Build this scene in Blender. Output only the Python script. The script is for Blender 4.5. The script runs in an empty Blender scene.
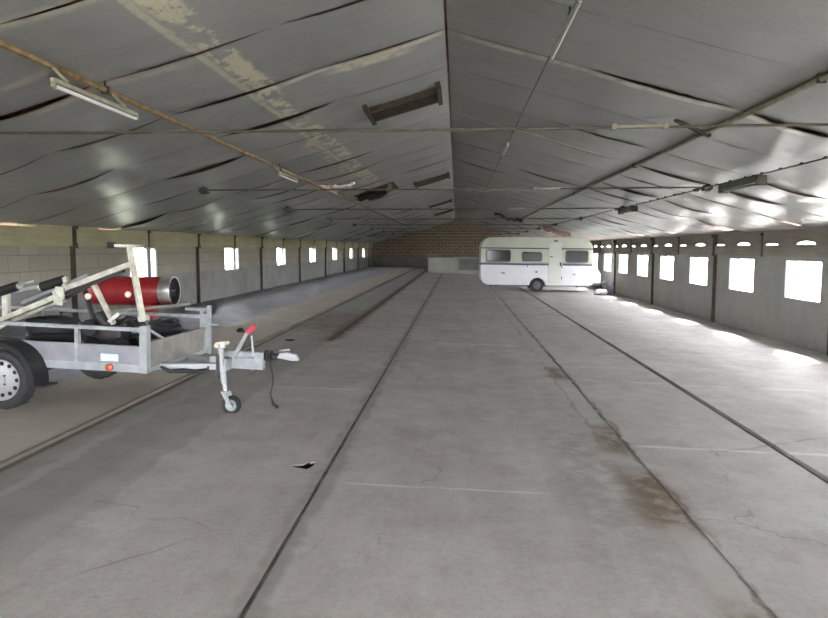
import bpy, bmesh, math, random
from mathutils import Vector, Matrix
random.seed(7)
R = math.radians
scene = bpy.context.scene
COL = scene.collection

# ------------------------------------------------------------------ camera
F, CX, CY, VPX, VPY = 680.0, 414.0, 309.0, 457.0, 248.5
CAMZ = 1.60
_y = Vector((VPX - CX, -(VPY - CY), F)).normalized()          # world +Y seen in camera axes (right, up, forward)
_z = Vector((0, _y.z, -_y.y)).normalized()
_x = _y.cross(_z)
if _x.x < 0: _x = -_x
cam_d = bpy.data.cameras.new('camera')
cam_d.sensor_fit = 'HORIZONTAL'; cam_d.sensor_width = 36.0; cam_d.lens = F / 828 * 36
cam_d.clip_start = 0.05; cam_d.clip_end = 400
cam = bpy.data.objects.new('camera', cam_d); COL.objects.link(cam)
right = Vector((_x.x, _y.x, _z.x)); up = Vector((_x.y, _y.y, _z.y)); fwd = Vector((_x.z, _y.z, _z.z))
cam.matrix_world = Matrix((( right.x, up.x, -fwd.x, 0), (right.y, up.y, -fwd.y, 0), (right.z, up.z, -fwd.z, CAMZ), (0, 0, 0, 1)))
scene.camera = cam

def P(px, py, d):
    """the point of the place seen at pixel (px,py), d metres down the hall"""
    r = Vector((px - CX, -(py - CY), F))
    a, b, c = r.dot(_x), r.dot(_y), r.dot(_z)
    return Vector((a / b * d, d, CAMZ + c / b * d))

# ------------------------------------------------------------------ hall dimensions
XL, XR, XC = -6.5, 6.3, -0.12
YN, YE = -5.0, 52.0
TILT = 0.031
def fz(x): return -TILT * x                         # the slab falls gently to the right
def rz(x): return 3.78 - 0.285 * abs(x - XC)        # roof lining
ORD = ['nearest', 'second', 'third', 'fourth', 'fifth', 'sixth', 'seventh', 'eighth', 'ninth', 'tenth', 'eleventh', 'twelfth',
       'thirteenth', 'fourteenth', 'fifteenth', 'sixteenth', 'seventeenth', 'eighteenth']

# ------------------------------------------------------------------ mesh helpers
class MB:
    def __init__(s): s.bm = bmesh.new()
    def poly(s, pts):
        vs = [s.bm.verts.new(p) for p in pts]
        return s.bm.faces.new(vs)
    def box(s, c, size, rot=None):
        c = Vector(c); hx, hy, hz = size[0] / 2, size[1] / 2, size[2] / 2
        vs = []
        for x, y, z in ((-1,-1,-1),(1,-1,-1),(1,1,-1),(-1,1,-1),(-1,-1,1),(1,-1,1),(1,1,1),(-1,1,1)):
            v = Vector((x * hx, y * hy, z * hz))
            if rot is not None: v = rot @ v
            vs.append(s.bm.verts.new(c + v))
        for f in ((3,2,1,0),(4,5,6,7),(0,1,5,4),(1,2,6,5),(2,3,7,6),(3,0,4,7)):
            s.bm.faces.new([vs[i] for i in f])
        return s
    def bx(s, x0, x1, y0, y1, z0, z1):
        return s.box(((x0+x1)/2, (y0+y1)/2, (z0+z1)/2), (abs(x1-x0), abs(y1-y0), abs(z1-z0)))
    def bar(s, p0, p1, w, h, ref=(0, 0, 1)):
        p0, p1 = Vector(p0), Vector(p1)
        d = (p1 - p0); L = d.length; d.normalize()
        ref = Vector(ref)
        if abs(d.dot(ref)) > 0.97: ref = Vector((0, 1, 0))
        a = ref.cross(d).normalized(); b = d.cross(a)
        rot = Matrix((d, a, b)).transposed()
        return s.box((p0 + p1) / 2, (L, w, h), rot)
    def tube(s, pts, r, n=8, closed=False):
        pts = [Vector(p) for p in pts]; rings = []
        m = len(pts); prev = None
        for i, p in enumerate(pts):
            if closed: t = pts[(i+1) % m] - pts[i-1]
            else: t = pts[min(i+1, m-1)] - pts[max(i-1, 0)]
            t.normalize()
            if prev is None:
                ref = Vector((0,0,1)) if abs(t.z) < 0.9 else Vector((1,0,0))
                a = t.cross(ref).normalized()
            else:
                a = (prev - t * prev.dot(t)).normalized()
            prev = a; b = t.cross(a)
            rr = r[i] if isinstance(r, (list, tuple)) else r
            rings.append([s.bm.verts.new(p + (a*math.cos(2*math.pi*k/n) + b*math.sin(2*math.pi*k/n))*rr) for k in range(n)])
        for i in range(m if closed else m-1):
            A, B = rings[i], rings[(i+1) % m]
            for k in range(n):
                s.bm.faces.new((A[k], A[(k+1)%n], B[(k+1)%n], B[k]))
        if not closed:
            s.bm.faces.new(rings[0][::-1]); s.bm.faces.new(rings[-1])
        return s
    def lathe(s, prof, c, axis, n=24, closed=False, a0=0.0, a1=2*math.pi):
        """prof: (radius, offset along axis)"""
        c = Vector(c); ax = Vector(axis).normalized()
        ref = Vector((0,0,1)) if abs(ax.z) < 0.9 else Vector((1,0,0))
        u = ax.cross(ref).normalized(); v = ax.cross(u)
        full = abs(a1 - a0 - 2*math.pi) < 1e-6
        m = n if full else n + 1
        rings = []
        for i in range(m):
            t = a0 + (a1 - a0) * i / n
            dd = u*math.cos(t) + v*math.sin(t)
            rings.append([s.bm.verts.new(c + dd*r + ax*h) for r, h in prof])
        k = len(prof)
        for i in range(n):
            A, B = rings[i], rings[(i+1) % m]
            for j in range(k if closed else k-1):
                s.bm.faces.new((A[j], B[j], B[(j+1)%k], A[(j+1)%k]))
        if not full and closed:
            s.bm.faces.new(rings[0]); s.bm.faces.new(rings[-1][::-1])
        return s
    def cyl(s, p0, p1, r, n=20):
        p0, p1 = Vector(p0), Vector(p1); L = (p1-p0).length
        return s.lathe([(0.0005,0),(r,0),(r,L),(0.0005,L)], p0, p1-p0, n)
    def prism(s, pts, off):
        """pts: 3-D outline, extruded by the vector off"""
        off = Vector(off); A = [s.bm.verts.new(Vector(p)) for p in pts]; B = [s.bm.verts.new(Vector(p)+off) for p in pts]
        n = len(pts)
        s.bm.faces.new(A[::-1]); s.bm.faces.new(B)
        for i in range(n): s.bm.faces.new((A[i], A[(i+1)%n], B[(i+1)%n], B[i]))
        return s
    def build(s, name, mat, parent=None, smooth=False, bevel=0, loc=None, keep=False):
        if not keep: bmesh.ops.recalc_face_normals(s.bm, faces=s.bm.faces)
        me = bpy.data.meshes.new(name)
        s.bm.to_mesh(me); s.bm.free()
        if smooth:
            for p in me.polygons: p.use_smooth = True
        o = bpy.data.objects.new(name, me); COL.objects.link(o)
        me.materials.append(mat)
        if parent is not None: o.parent = parent
        if loc is not None: o.location = loc
        if smooth:
            try:
                me.set_sharp_from_angle(angle=R(38))
            except Exception: pass
        if bevel:
            b = o.modifiers.new('bevel', 'BEVEL'); b.width = bevel; b.segments = 2; b.limit_method = 'ANGLE'; b.angle_limit = R(40)
        return o

def tag(o, label=None, cat=None, group=None, kind=None):
    if label: o['label'] = label
    if cat: o['category'] = cat
    if group: o['group'] = group
    if kind: o['kind'] = kind
    return o
def thing(name, label, cat, loc=(0,0,0), rot=(0,0,0), group=None):
    o = bpy.data.objects.new(name, None); COL.objects.link(o)
    o.empty_display_size = 0.1
    o.location = loc; o.rotation_euler = rot
    return tag(o, label, cat, group)
def struct(o, label=None, cat=None): return tag(o, label, cat, kind='structure')
def dup(root, loc, label, group=None):
    r = root.copy(); COL.objects.link(r); r.location = loc; r['label'] = label
    if group: r['group'] = group
    for ch in list(root.children):
        c = ch.copy(); COL.objects.link(c); c.parent = r
        for g in list(ch.children):
            d = g.copy(); COL.objects.link(d); d.parent = c
    return r

# ------------------------------------------------------------------ node helpers
class NT:
    def __init__(s, name):
        s.m = bpy.data.materials.new(name); s.m.use_nodes = True
        s.t = s.m.node_tree; s.t.nodes.clear()
        s.out = s.t.nodes.new('ShaderNodeOutputMaterial')
        s._pos = None
    def n(s, ty, **kw):
        nd = s.t.nodes.new(ty)
        for k, v in kw.items(): setattr(nd, k, v)
        return nd
    def put(s, sock, v):
        if v is None: return
        if hasattr(v, 'is_linked'): s.t.links.new(v, sock)
        else:
            if sock.type == 'RGBA' and not isinstance(v, (int, float)) and len(v) == 3: v = (*v, 1)
            sock.default_value = v
    def pos(s):
        if s._pos is None: s._pos = s.n('ShaderNodeNewGeometry').outputs['Position']
        return s._pos
    def obj(s): return s.n('ShaderNodeTexCoord').outputs['Object']
    def xyz(s, vec):
        nd = s.n('ShaderNodeSeparateXYZ'); s.put(nd.inputs[0], vec); return nd.outputs
    def scale(s, vec, sc):
        nd = s.n('ShaderNodeVectorMath', operation='MULTIPLY'); s.put(nd.inputs[0], vec); nd.inputs[1].default_value = sc
        return nd.outputs[0]
    def comb(s, x, y, z):
        nd = s.n('ShaderNodeCombineXYZ'); s.put(nd.inputs[0], x); s.put(nd.inputs[1], y); s.put(nd.inputs[2], z); return nd.outputs[0]
    def math(s, op, a, b=None, clamp=False):
        nd = s.n('ShaderNodeMath', operation=op, use_clamp=clamp); s.put(nd.inputs[0], a)
        if b is not None: s.put(nd.inputs[1], b)
        return nd.outputs[0]
    def noise(s, vec, scale, detail=3, rough=0.55):
        nd = s.n('ShaderNodeTexNoise'); s.put(nd.inputs['Vector'], vec)
        nd.inputs['Scale'].default_value = scale; nd.inputs['Detail'].default_value = detail; nd.inputs['Roughness'].default_value = rough
        return nd.outputs['Fac']
    def ramp(s, fac, lo, hi):
        nd = s.n('ShaderNodeMapRange', interpolation_type='SMOOTHSTEP'); s.put(nd.inputs['Value'], fac)
        nd.inputs['From Min'].default_value = lo; nd.inputs['From Max'].default_value = hi
        return nd.outputs['Result']
    def mix(s, fac, a, b, mode='MIX'):
        nd = s.n('ShaderNodeMix', data_type='RGBA', blend_type=mode)
        s.put(nd.inputs[0], fac); s.put(nd.inputs[6], a); s.put(nd.inputs[7], b)
        return nd.outputs[2]
    def band(s, v, lo, hi, soft):
        a = s.ramp(v, lo - soft, lo + soft); b = s.ramp(v, hi + soft, hi - soft)
        b = s.math('SUBTRACT', 1.0, s.ramp(v, hi - soft, hi + soft))
        return s.math('MULTIPLY', a, b)
    def bsdf(s, color, rough=0.6, metal=0.0, spec=0.5, bump=None, bstr=0.2, bdist=0.01, emit=None, estr=0):
        b = s.n('ShaderNodeBsdfPrincipled')
        s.put(b.inputs['Base Color'], color); s.put(b.inputs['Roughness'], rough); s.put(b.inputs['Metallic'], metal)
        b.inputs['Specular IOR Level'].default_value = spec
        if bump is not None:
            bp = s.n('ShaderNodeBump'); bp.inputs['Strength'].default_value = bstr; bp.inputs['Distance'].default_value = bdist
            s.put(bp.inputs['Height'], bump); s.t.links.new(bp.outputs[0], b.inputs['Normal'])
        s.t.links.new(b.outputs[0], s.out.inputs[0])
        return s.m

def simple(name, col, rough=0.5, metal=0.0, var=0.12, scale=9.0, spec=0.5):
    t = NT(name); o = t.obj()
    f = t.ramp(t.noise(o, scale, 4), 0.3, 0.7)
    dark = tuple(c * (1 - var) for c in col); lite = tuple(min(1, c * (1 + var)) for c in col)
    return t.bsdf(t.mix(f, dark, lite), rough, metal, spec)

# ------------------------------------------------------------------ materials
M = {}
M['galv'] = simple('galvanised_steel', (0.29, 0.31, 0.32), 0.55, 0.3, 0.18, 14)
M['galv_dark'] = simple('dull_hub_steel', (0.11, 0.11, 0.12), 0.5, 0.2)
M['galv_panel'] = simple('galvanised_sheet', (0.22, 0.225, 0.25), 0.55, 0.2, 0.12, 6)
M['galv_light'] = simple('pale_zinc', (0.29, 0.31, 0.325), 0.55, 0.2, 0.12, 10)
M['plywood'] = simple('weathered_plywood', (0.20, 0.19, 0.17), 0.8, 0, 0.2, 5)
M['tyre'] = simple('tyre_rubber', (0.019, 0.019, 0.02), 0.75, 0, 0.2, 20)
M['blackplastic'] = simple('black_plastic', (0.010, 0.0105, 0.012), 0.55, 0, 0.15, 8)
M['darkmetal'] = simple('dark_metal', (0.05, 0.05, 0.052), 0.5, 0.5, 0.2, 12)
M['rim'] = simple('silver_rim', (0.40, 0.41, 0.42), 0.4, 0.4, 0.05)
M['hole'] = simple('shadow_black', (0.012, 0.012, 0.012), 0.9)
M['orange'] = simple('orange_reflector', (0.36, 0.06, 0.02), 0.3)
M['redplastic'] = simple('red_plastic', (0.45, 0.03, 0.05), 0.4)
M['cream'] = simple('cream_paint', (0.50, 0.495, 0.42), 0.5, 0, 0.25, 9)
M['sticker'] = simple('pale_blue_sticker', (0.50, 0.62, 0.80), 0.4)
M['stickertext'] = simple('sticker_white', (0.85, 0.88, 0.92), 0.4)
M['heater_red'] = simple('heater_red', (0.27, 0.010, 0.016), 0.38, 0, 0.15, 6)
M['steel'] = simple('bright_steel', (0.62, 0.62, 0.60), 0.28, 0.9, 0.1, 6)
M['car_white'] = simple('caravan_white', (0.60, 0.595, 0.625), 0.4, 0, 0.03, 2)
M['car_green'] = simple('caravan_pale_green', (0.43, 0.465, 0.385), 0.4, 0, 0.05, 2)
M['car_trim'] = simple('caravan_dark_trim', (0.035, 0.04, 0.038), 0.5)
M['car_blue'] = simple('caravan_blue_stripe', (0.07, 0.085, 0.14), 0.4)
M['rubber'] = simple('window_rubber', (0.07, 0.075, 0.07), 0.6)
M['car_glass'] = simple('tinted_window', (0.03, 0.029, 0.035), 0.12, 0, 0.2, 2, 0.25)
M['curtain'] = simple('grey_blind', (0.10, 0.11, 0.105), 0.6)
M['rust'] = simple('rusty_pipe', (0.23, 0.155, 0.075), 0.7, 0, 0.35, 7)
M['palepipe'] = simple('dull_pipe', (0.24, 0.22, 0.16), 0.6, 0.1, 0.2, 7)
M['rod'] = simple('tie_rod_steel', (0.085, 0.075, 0.055), 0.6, 0.2, 0.3, 5)
M['brownsteel'] = simple('brown_steel_post', (0.065, 0.045, 0.032), 0.7, 0.1, 0.3, 9)
M['bracket'] = simple('dark_bracket', (0.06, 0.053, 0.042), 0.7, 0.2, 0.3, 9)
M['wire'] = simple('dark_cable', (0.05, 0.05, 0.048), 0.6)
M['lamp'] = simple('lamp_housing', (0.30, 0.29, 0.21), 0.5, 0, 0.15, 9)
M['lampgreen'] = simple('pale_lamp_housing', (0.30, 0.31, 0.26), 0.5, 0, 0.1, 9)
M['greytube'] = simple('dusty_white_tube', (0.50, 0.52, 0.48), 0.35, 0, 0.06)
M['tube'] = simple('white_tube_glass', (0.85, 0.87, 0.88), 0.25, 0, 0.03)
M['timber'] = simple('old_brown_timber', (0.034, 0.024, 0.017), 0.8, 0, 0.35, 12)
M['timber_pale'] = simple('weathered_timber', (0.05, 0.037, 0.026), 0.8, 0, 0.3, 12)
M['fluff'] = simple('mineral_wool', (0.62, 0.50, 0.44), 0.95, 0, 0.3, 25)
M['pinkglow'] = simple('pink_insulation_glow', (0.78, 0.56, 0.53), 0.95, 0, 0.3, 20)  # pink wool made paler, glow of incoming light put into its colour
M['deck'] = simple('roof_deck_underside', (0.17, 0.085, 0.055), 0.9, 0, 0.4, 3)
M['clod'] = simple('dark_clod', (0.03, 0.028, 0.025), 0.9)
M['whitebox'] = simple('white_locker', (0.82, 0.82, 0.83), 0.4, 0, 0.04)
M['mauve'] = simple('mauve_grey_sheet', (0.16, 0.155, 0.19), 0.6)
M['grass'] = simple('grass_ground', (0.105, 0.12, 0.07), 0.9, 0, 0.3, 0.6)
M['bounce_ground'] = simple('pale_bounce_ground', (0.46, 0.45, 0.43), 0.95, 0, 0.2, 4)
M['outwall'] = simple('outer_render', (0.5, 0.5, 0.46), 0.9)

def glass_mat():
    t = NT('window_glass')
    tr = t.n('ShaderNodeBsdfTransparent'); tr.inputs[0].default_value = (0.97, 0.98, 0.97, 1)
    gl = t.n('ShaderNodeBsdfGlossy'); gl.inputs['Roughness'].default_value = 0.03
    mx = t.n('ShaderNodeMixShader'); mx.inputs[0].default_value = 0.06
    t.t.links.new(tr.outputs[0], mx.inputs[1]); t.t.links.new(gl.outputs[0], mx.inputs[2]); t.t.links.new(mx.outputs[0], t.out.inputs[0])
    return t.m
M['glass'] = glass_mat()

def floor_mat():
    t = NT('old_concrete_floor'); p = t.pos(); x, y, z = t.xyz(p)
    wob = t.math('MULTIPLY', t.math('SUBTRACT', t.noise(p, 3.0, 4), 0.5), 0.22)
    xw = t.math('ADD', x, wob); yw = t.math('ADD', y, wob)
    big = t.ramp(t.noise(p, 0.55, 5, 0.6), 0.33, 0.67)
    streak = t.ramp(t.noise(t.scale(p, (2.4, 0.22, 1)), 1.6, 5, 0.65), 0.35, 0.68)
    fine = t.ramp(t.noise(p, 22, 6, 0.7), 0.3, 0.7)
    mid = t.ramp(t.noise(p, 3.2, 5, 0.65), 0.3, 0.7)
    c = t.mix(big, (0.290, 0.268, 0.250), (0.392, 0.370, 0.360))
    c = t.mix(t.math('MULTIPLY', streak, 0.35), c, (0.45, 0.44, 0.435))
    c = t.mix(t.math('MULTIPLY', mid, 0.35), c, (0.255, 0.236, 0.215))
    c = t.mix(t.math('MULTIPLY', fine, 0.30), c, (0.46, 0.445, 0.425))
    grit = t.ramp(t.noise(p, 55, 3, 0.7), 0.5, 0.72)
    c = t.mix(t.math('MULTIPLY', grit, 0.35), c, (0.19, 0.175, 0.16))
    blot = t.ramp(t.noise(t.scale(p, (1, .8, 1)), 1.5, 6, 0.72), 0.52, 0.66)
    c = t.mix(t.math('MULTIPLY', blot, 0.38), c, (0.245, 0.222, 0.198))
    def lay(c, mask, col, k):
        return t.mix(t.math('MULTIPLY', mask, k, clamp=True), c, col)
    # walkway between kerb and inner joint, duller
    c = lay(c, t.band(xw, -3.12, -2.12, 0.03), (0.225, 0.215, 0.20), 0.55)
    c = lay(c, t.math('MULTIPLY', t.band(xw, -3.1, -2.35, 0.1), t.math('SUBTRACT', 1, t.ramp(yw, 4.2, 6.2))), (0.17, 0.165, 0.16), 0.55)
    c = lay(c, t.band(xw, -2.86, -2.76, 0.03), (0.36, 0.34, 0.31), 0.5)
    # raised left bay: earthy margin then smooth screed with bluish reflected light painted in
    c = lay(c, t.band(xw, -4.25, -3.12, 0.06), (0.42, 0.375, 0.305), 0.7)
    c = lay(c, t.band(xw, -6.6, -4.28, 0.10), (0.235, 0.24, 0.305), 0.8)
    c = lay(c, t.band(x, -3.15, -3.06, 0.025), (0.085, 0.072, 0.052), 0.85)  # kerb edge: shade of the riser painted as a dark band
    # the joint lines
    c = lay(c, t.band(xw, -0.98, -0.83, 0.03), (0.19, 0.18, 0.165), 0.6)
    c = lay(c, t.band(x, 1.235, 1.44, 0.03), (0.37, 0.355, 0.33), 0.5)
    c = lay(c, t.math('MULTIPLY', t.band(xw, 1.425, 1.46, 0.012), t.ramp(t.noise(t.scale(p, (1, 0.5, 1)), 1.3), 0.35, 0.55)), (0.10, 0.09, 0.075), 0.75)
    c = lay(c, t.math('MULTIPLY', t.band(xw, 1.215, 1.245, 0.012), t.ramp(t.noise(t.scale(p, (1, 0.4, 1)), 1.9), 0.4, 0.6)), (0.15, 0.135, 0.115), 0.6)
    # brown dirt blotches on the middle strip
    dirt = t.ramp(t.noise(p, 5.0, 5, 0.7), 0.38, 0.58)
    for (x0, x1, y0, y1, s) in ((1.12, 1.47, 3.95, 5.05, 0.09), (1.22, 1.44, 5.45, 6.3, 0.08), (1.2, 1.44, 8.6, 9.4, 0.1), (1.22, 1.42, 2.6, 3.1, .1)):
        m = t.math('MULTIPLY', t.band(xw, x0, x1, s), t.band(yw, y0, y1, s * 2.5))
        c = lay(c, t.math('MULTIPLY', m, t.math('ADD', t.math('MULTIPLY', dirt, 0.5), 0.5)), (0.115, 0.078, 0.044), 1.0)
    m = t.math('MULTIPLY', t.band(xw, 0.75, 1.2, 0.12), t.band(yw, 3.6, 6.2, 0.5))
    c = lay(c, t.math('MULTIPLY', m, dirt), (0.21, 0.20, 0.185), 0.55)
    # damp brown patch by the rusty channel, and wet dark zone at the far end
    m = t.math('MULTIPLY', t.band(xw, -3.05, -2.1, 0.12), t.band(yw, 12.6, 16.0, 0.8))
    c = lay(c, t.math('MULTIPLY', m, t.math('ADD', t.math('MULTIPLY', dirt, 0.5), 0.5)), (0.115, 0.085, 0.05), 0.75)
    m = t.math('MULTIPLY', t.ramp(xw, -2.35, -2.2), t.math('MULTIPLY', t.math('SUBTRACT', 1, t.ramp(xw, -2.05, -1.9)), t.ramp(yw, 10.9, 11.6)))
    c = lay(c, m, (0.10, 0.07, 0.042), 0.7)
    # pale efflorescence lines across the slabs
    bro = t.ramp(t.noise(p, 2.2, 3), 0.38, 0.6)
    yl = t.math('ADD', y, t.math('MULTIPLY', wob, 0.25))
    for (x0, x1, yy, w) in ((-0.7, 0.6, 4.43, 0.014), (1.5, 3.4, 5.67, 0.028), (1.5, 2.6, 8.55, 0.03), (3.0, 5.4, 5.67, 0.03), (-0.6, 1.1, 11.4, .04), (2.9, 5.2, 8.5, .03), (-2.0, -1.1, 7.4, .03)):
        m = t.math('MULTIPLY', t.band(x, x0, x1, 0.12), t.band(yl, yy - w, yy + w, w * 0.7))
        c = lay(c, t.math('MULTIPLY', m, t.math('ADD', t.math('MULTIPLY', bro, 0.7), 0.3)), (0.56, 0.56, 0.55), 0.7)
    # cracks
    vor = t.n('ShaderNodeTexVoronoi', feature='DISTANCE_TO_EDGE'); t.put(vor.inputs['Vector'], t.comb(t.math('ADD', x, t.math('MULTIPLY', wob, 2.2)), t.math('ADD', y, t.math('MULTIPLY', wob, 2.0)), 0.0))
    vor.inputs['Scale'].default_value = 0.42
    cr = t.math('SUBTRACT', 1, t.ramp(vor.outputs['Distance'], 0.0, 0.006))
    c = lay(c, t.math('MULTIPLY', cr, t.ramp(t.noise(p, 0.8, 2), 0.52, 0.62)), (0.15, 0.14, 0.125), 0.6)
    # small dark specks
    sp = t.ramp(t.noise(p, 13, 2, 0.5), 0.70, 0.76)
    c = lay(c, t.math('MULTIPLY', sp, t.ramp(t.noise(p, 1.1, 2), 0.48, 0.6)), (0.14, 0.12, 0.105), 0.5)
    rough = t.math('ADD', 0.52, t.math('MULTIPLY', mid, 0.2))
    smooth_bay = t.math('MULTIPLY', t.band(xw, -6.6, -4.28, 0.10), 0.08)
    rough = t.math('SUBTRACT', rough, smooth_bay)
    bump = t.math('ADD', t.math('MULTIPLY', fine, 0.4), t.math('MULTIPLY', mid, 0.6))
    return t.bsdf(c, rough, 0, 0.4, bump, 0.2, 0.008)
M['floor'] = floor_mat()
M['jointbed'] = simple('joint_dirt', (0.13, 0.12, 0.105), 0.9, 0, 0.35, 5)
M['gutter'] = simple('gutter_dirt', (0.085, 0.075, 0.062), 0.9, 0, 0.3, 6)
M['rustgutter'] = simple('rusty_gutter_dirt', (0.13, 0.09, 0.052), 0.9, 0, 0.4, 4)

def wall_mat(name, base_hi, base_lo, block, join=None, blockmix=0.5, bw=0.5, bh=0.25, mortar=(0.42, 0.40, 0.36), tint=None, axis='y'):
    """blocks above join, smooth cement render below"""
    t = NT(name); p = t.pos(); x, y, z = t.xyz(p)
    uv = t.comb(y if axis == 'y' else x, z, 0.0)
    br = t.n('ShaderNodeTexBrick'); t.put(br.inputs['Vector'], uv)
    br.inputs['Scale'].default_value = 1.0; br.inputs['Brick Width'].default_value = bw; br.inputs['Row Height'].default_value = bh
    br.inputs['Mortar Size'].default_value = 0.013; br.inputs['Mortar Smooth'].default_value = 0.4
    t.put(br.inputs['Color1'], block[0]); t.put(br.inputs['Color2'], block[1]); t.put(br.inputs['Mortar'], mortar)
    n1 = t.ramp(t.noise(p, 1.3, 5, 0.65), 0.3, 0.7); n2 = t.ramp(t.noise(p, 11, 5, 0.7), 0.3, 0.7)
    rend = t.mix(n1, base_lo, base_hi)
    rend = t.mix(t.math('MULTIPLY', n2, 0.2), rend, tuple(c * 0.72 for c in base_lo))
    drip = t.ramp(t.noise(t.comb(t.math('MULTIPLY', y, 3.0), t.math('MULTIPLY', z, 0.5), 0.0), 1.5, 4, .6), 0.55, 0.72)
    rend = t.mix(t.math('MULTIPLY', drip, 0.3), rend, tuple(c * 0.6 for c in base_lo))
    blk = t.mix(t.math('MULTIPLY', n1, 0.35), br.outputs['Color'], tuple(c * 0.75 for c in block[0]))
    blk = t.mix(t.math('MULTIPLY', n2, 0.2), blk, tuple(c * 0.7 for c in block[1]))
    if join is None: c = t.mix(blockmix, rend, blk); hgt = br.outputs['Fac']
    else:
        mk = t.ramp(t.math('ADD', z, t.math('MULTIPLY', t.math('SUBTRACT', n2, 0.5), 0.02)), join - 0.012, join + 0.012)
        c = t.mix(mk, rend, blk); hgt = t.math('MULTIPLY', br.outputs['Fac'], mk)
    bump = t.math('ADD', t.math('MULTIPLY', hgt, -0.8), t.math('MULTIPLY', n2, 0.5))
    return t.bsdf(c, 0.75, 0, 0.35, bump, 0.35, 0.01)
M['wall_left'] = wall_mat('left_wall_blocks_and_render', (0.275, 0.275, 0.255), (0.20, 0.205, 0.19), ((0.33, 0.30, 0.24), (0.275, 0.25, 0.205)), join=1.03, mortar=(0.215, 0.195, 0.16))
M['wall_right'] = wall_mat('right_wall_render', (0.33, 0.33, 0.305), (0.25, 0.255, 0.235), ((0.30, 0.295, 0.275), (0.28, 0.275, 0.255)), blockmix=0.22, mortar=(0.36, 0.35, 0.32))
M['wall_far'] = wall_mat('far_gable_blocks', (0.19, 0.19, 0.17), (0.14, 0.14, 0.13), ((0.20, 0.15, 0.11), (0.14, 0.11, 0.085)), join=0.95, bw=0.5, bh=0.235, mortar=(0.46, 0.42, 0.33), axis='x')
def board_mat(name, a, b):
    t = NT(name); p = t.pos(); x, y, z = t.xyz(p)
    g = t.ramp(t.noise(t.comb(x, t.math('MULTIPLY', y, 0.7), t.math('MULTIPLY', z, 9.0)), 2.2, 4), 0.3, 0.7)
    n = t.ramp(t.noise(p, 1.6, 4, .6), 0.35, 0.7)
    c = t.mix(g, a, b); c = t.mix(t.math('MULTIPLY', n, 0.35), c, tuple(v * 0.62 for v in a))
    return t.bsdf(c, 0.7, 0, 0.3, g, 0.1, 0.005)
M['board_left'] = board_mat('yellowed_eaves_board', (0.40, 0.36, 0.225), (0.33, 0.30, 0.20))
M['board_right'] = board_mat('grey_eaves_board', (0.27, 0.25, 0.205), (0.22, 0.205, 0.175))

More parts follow.
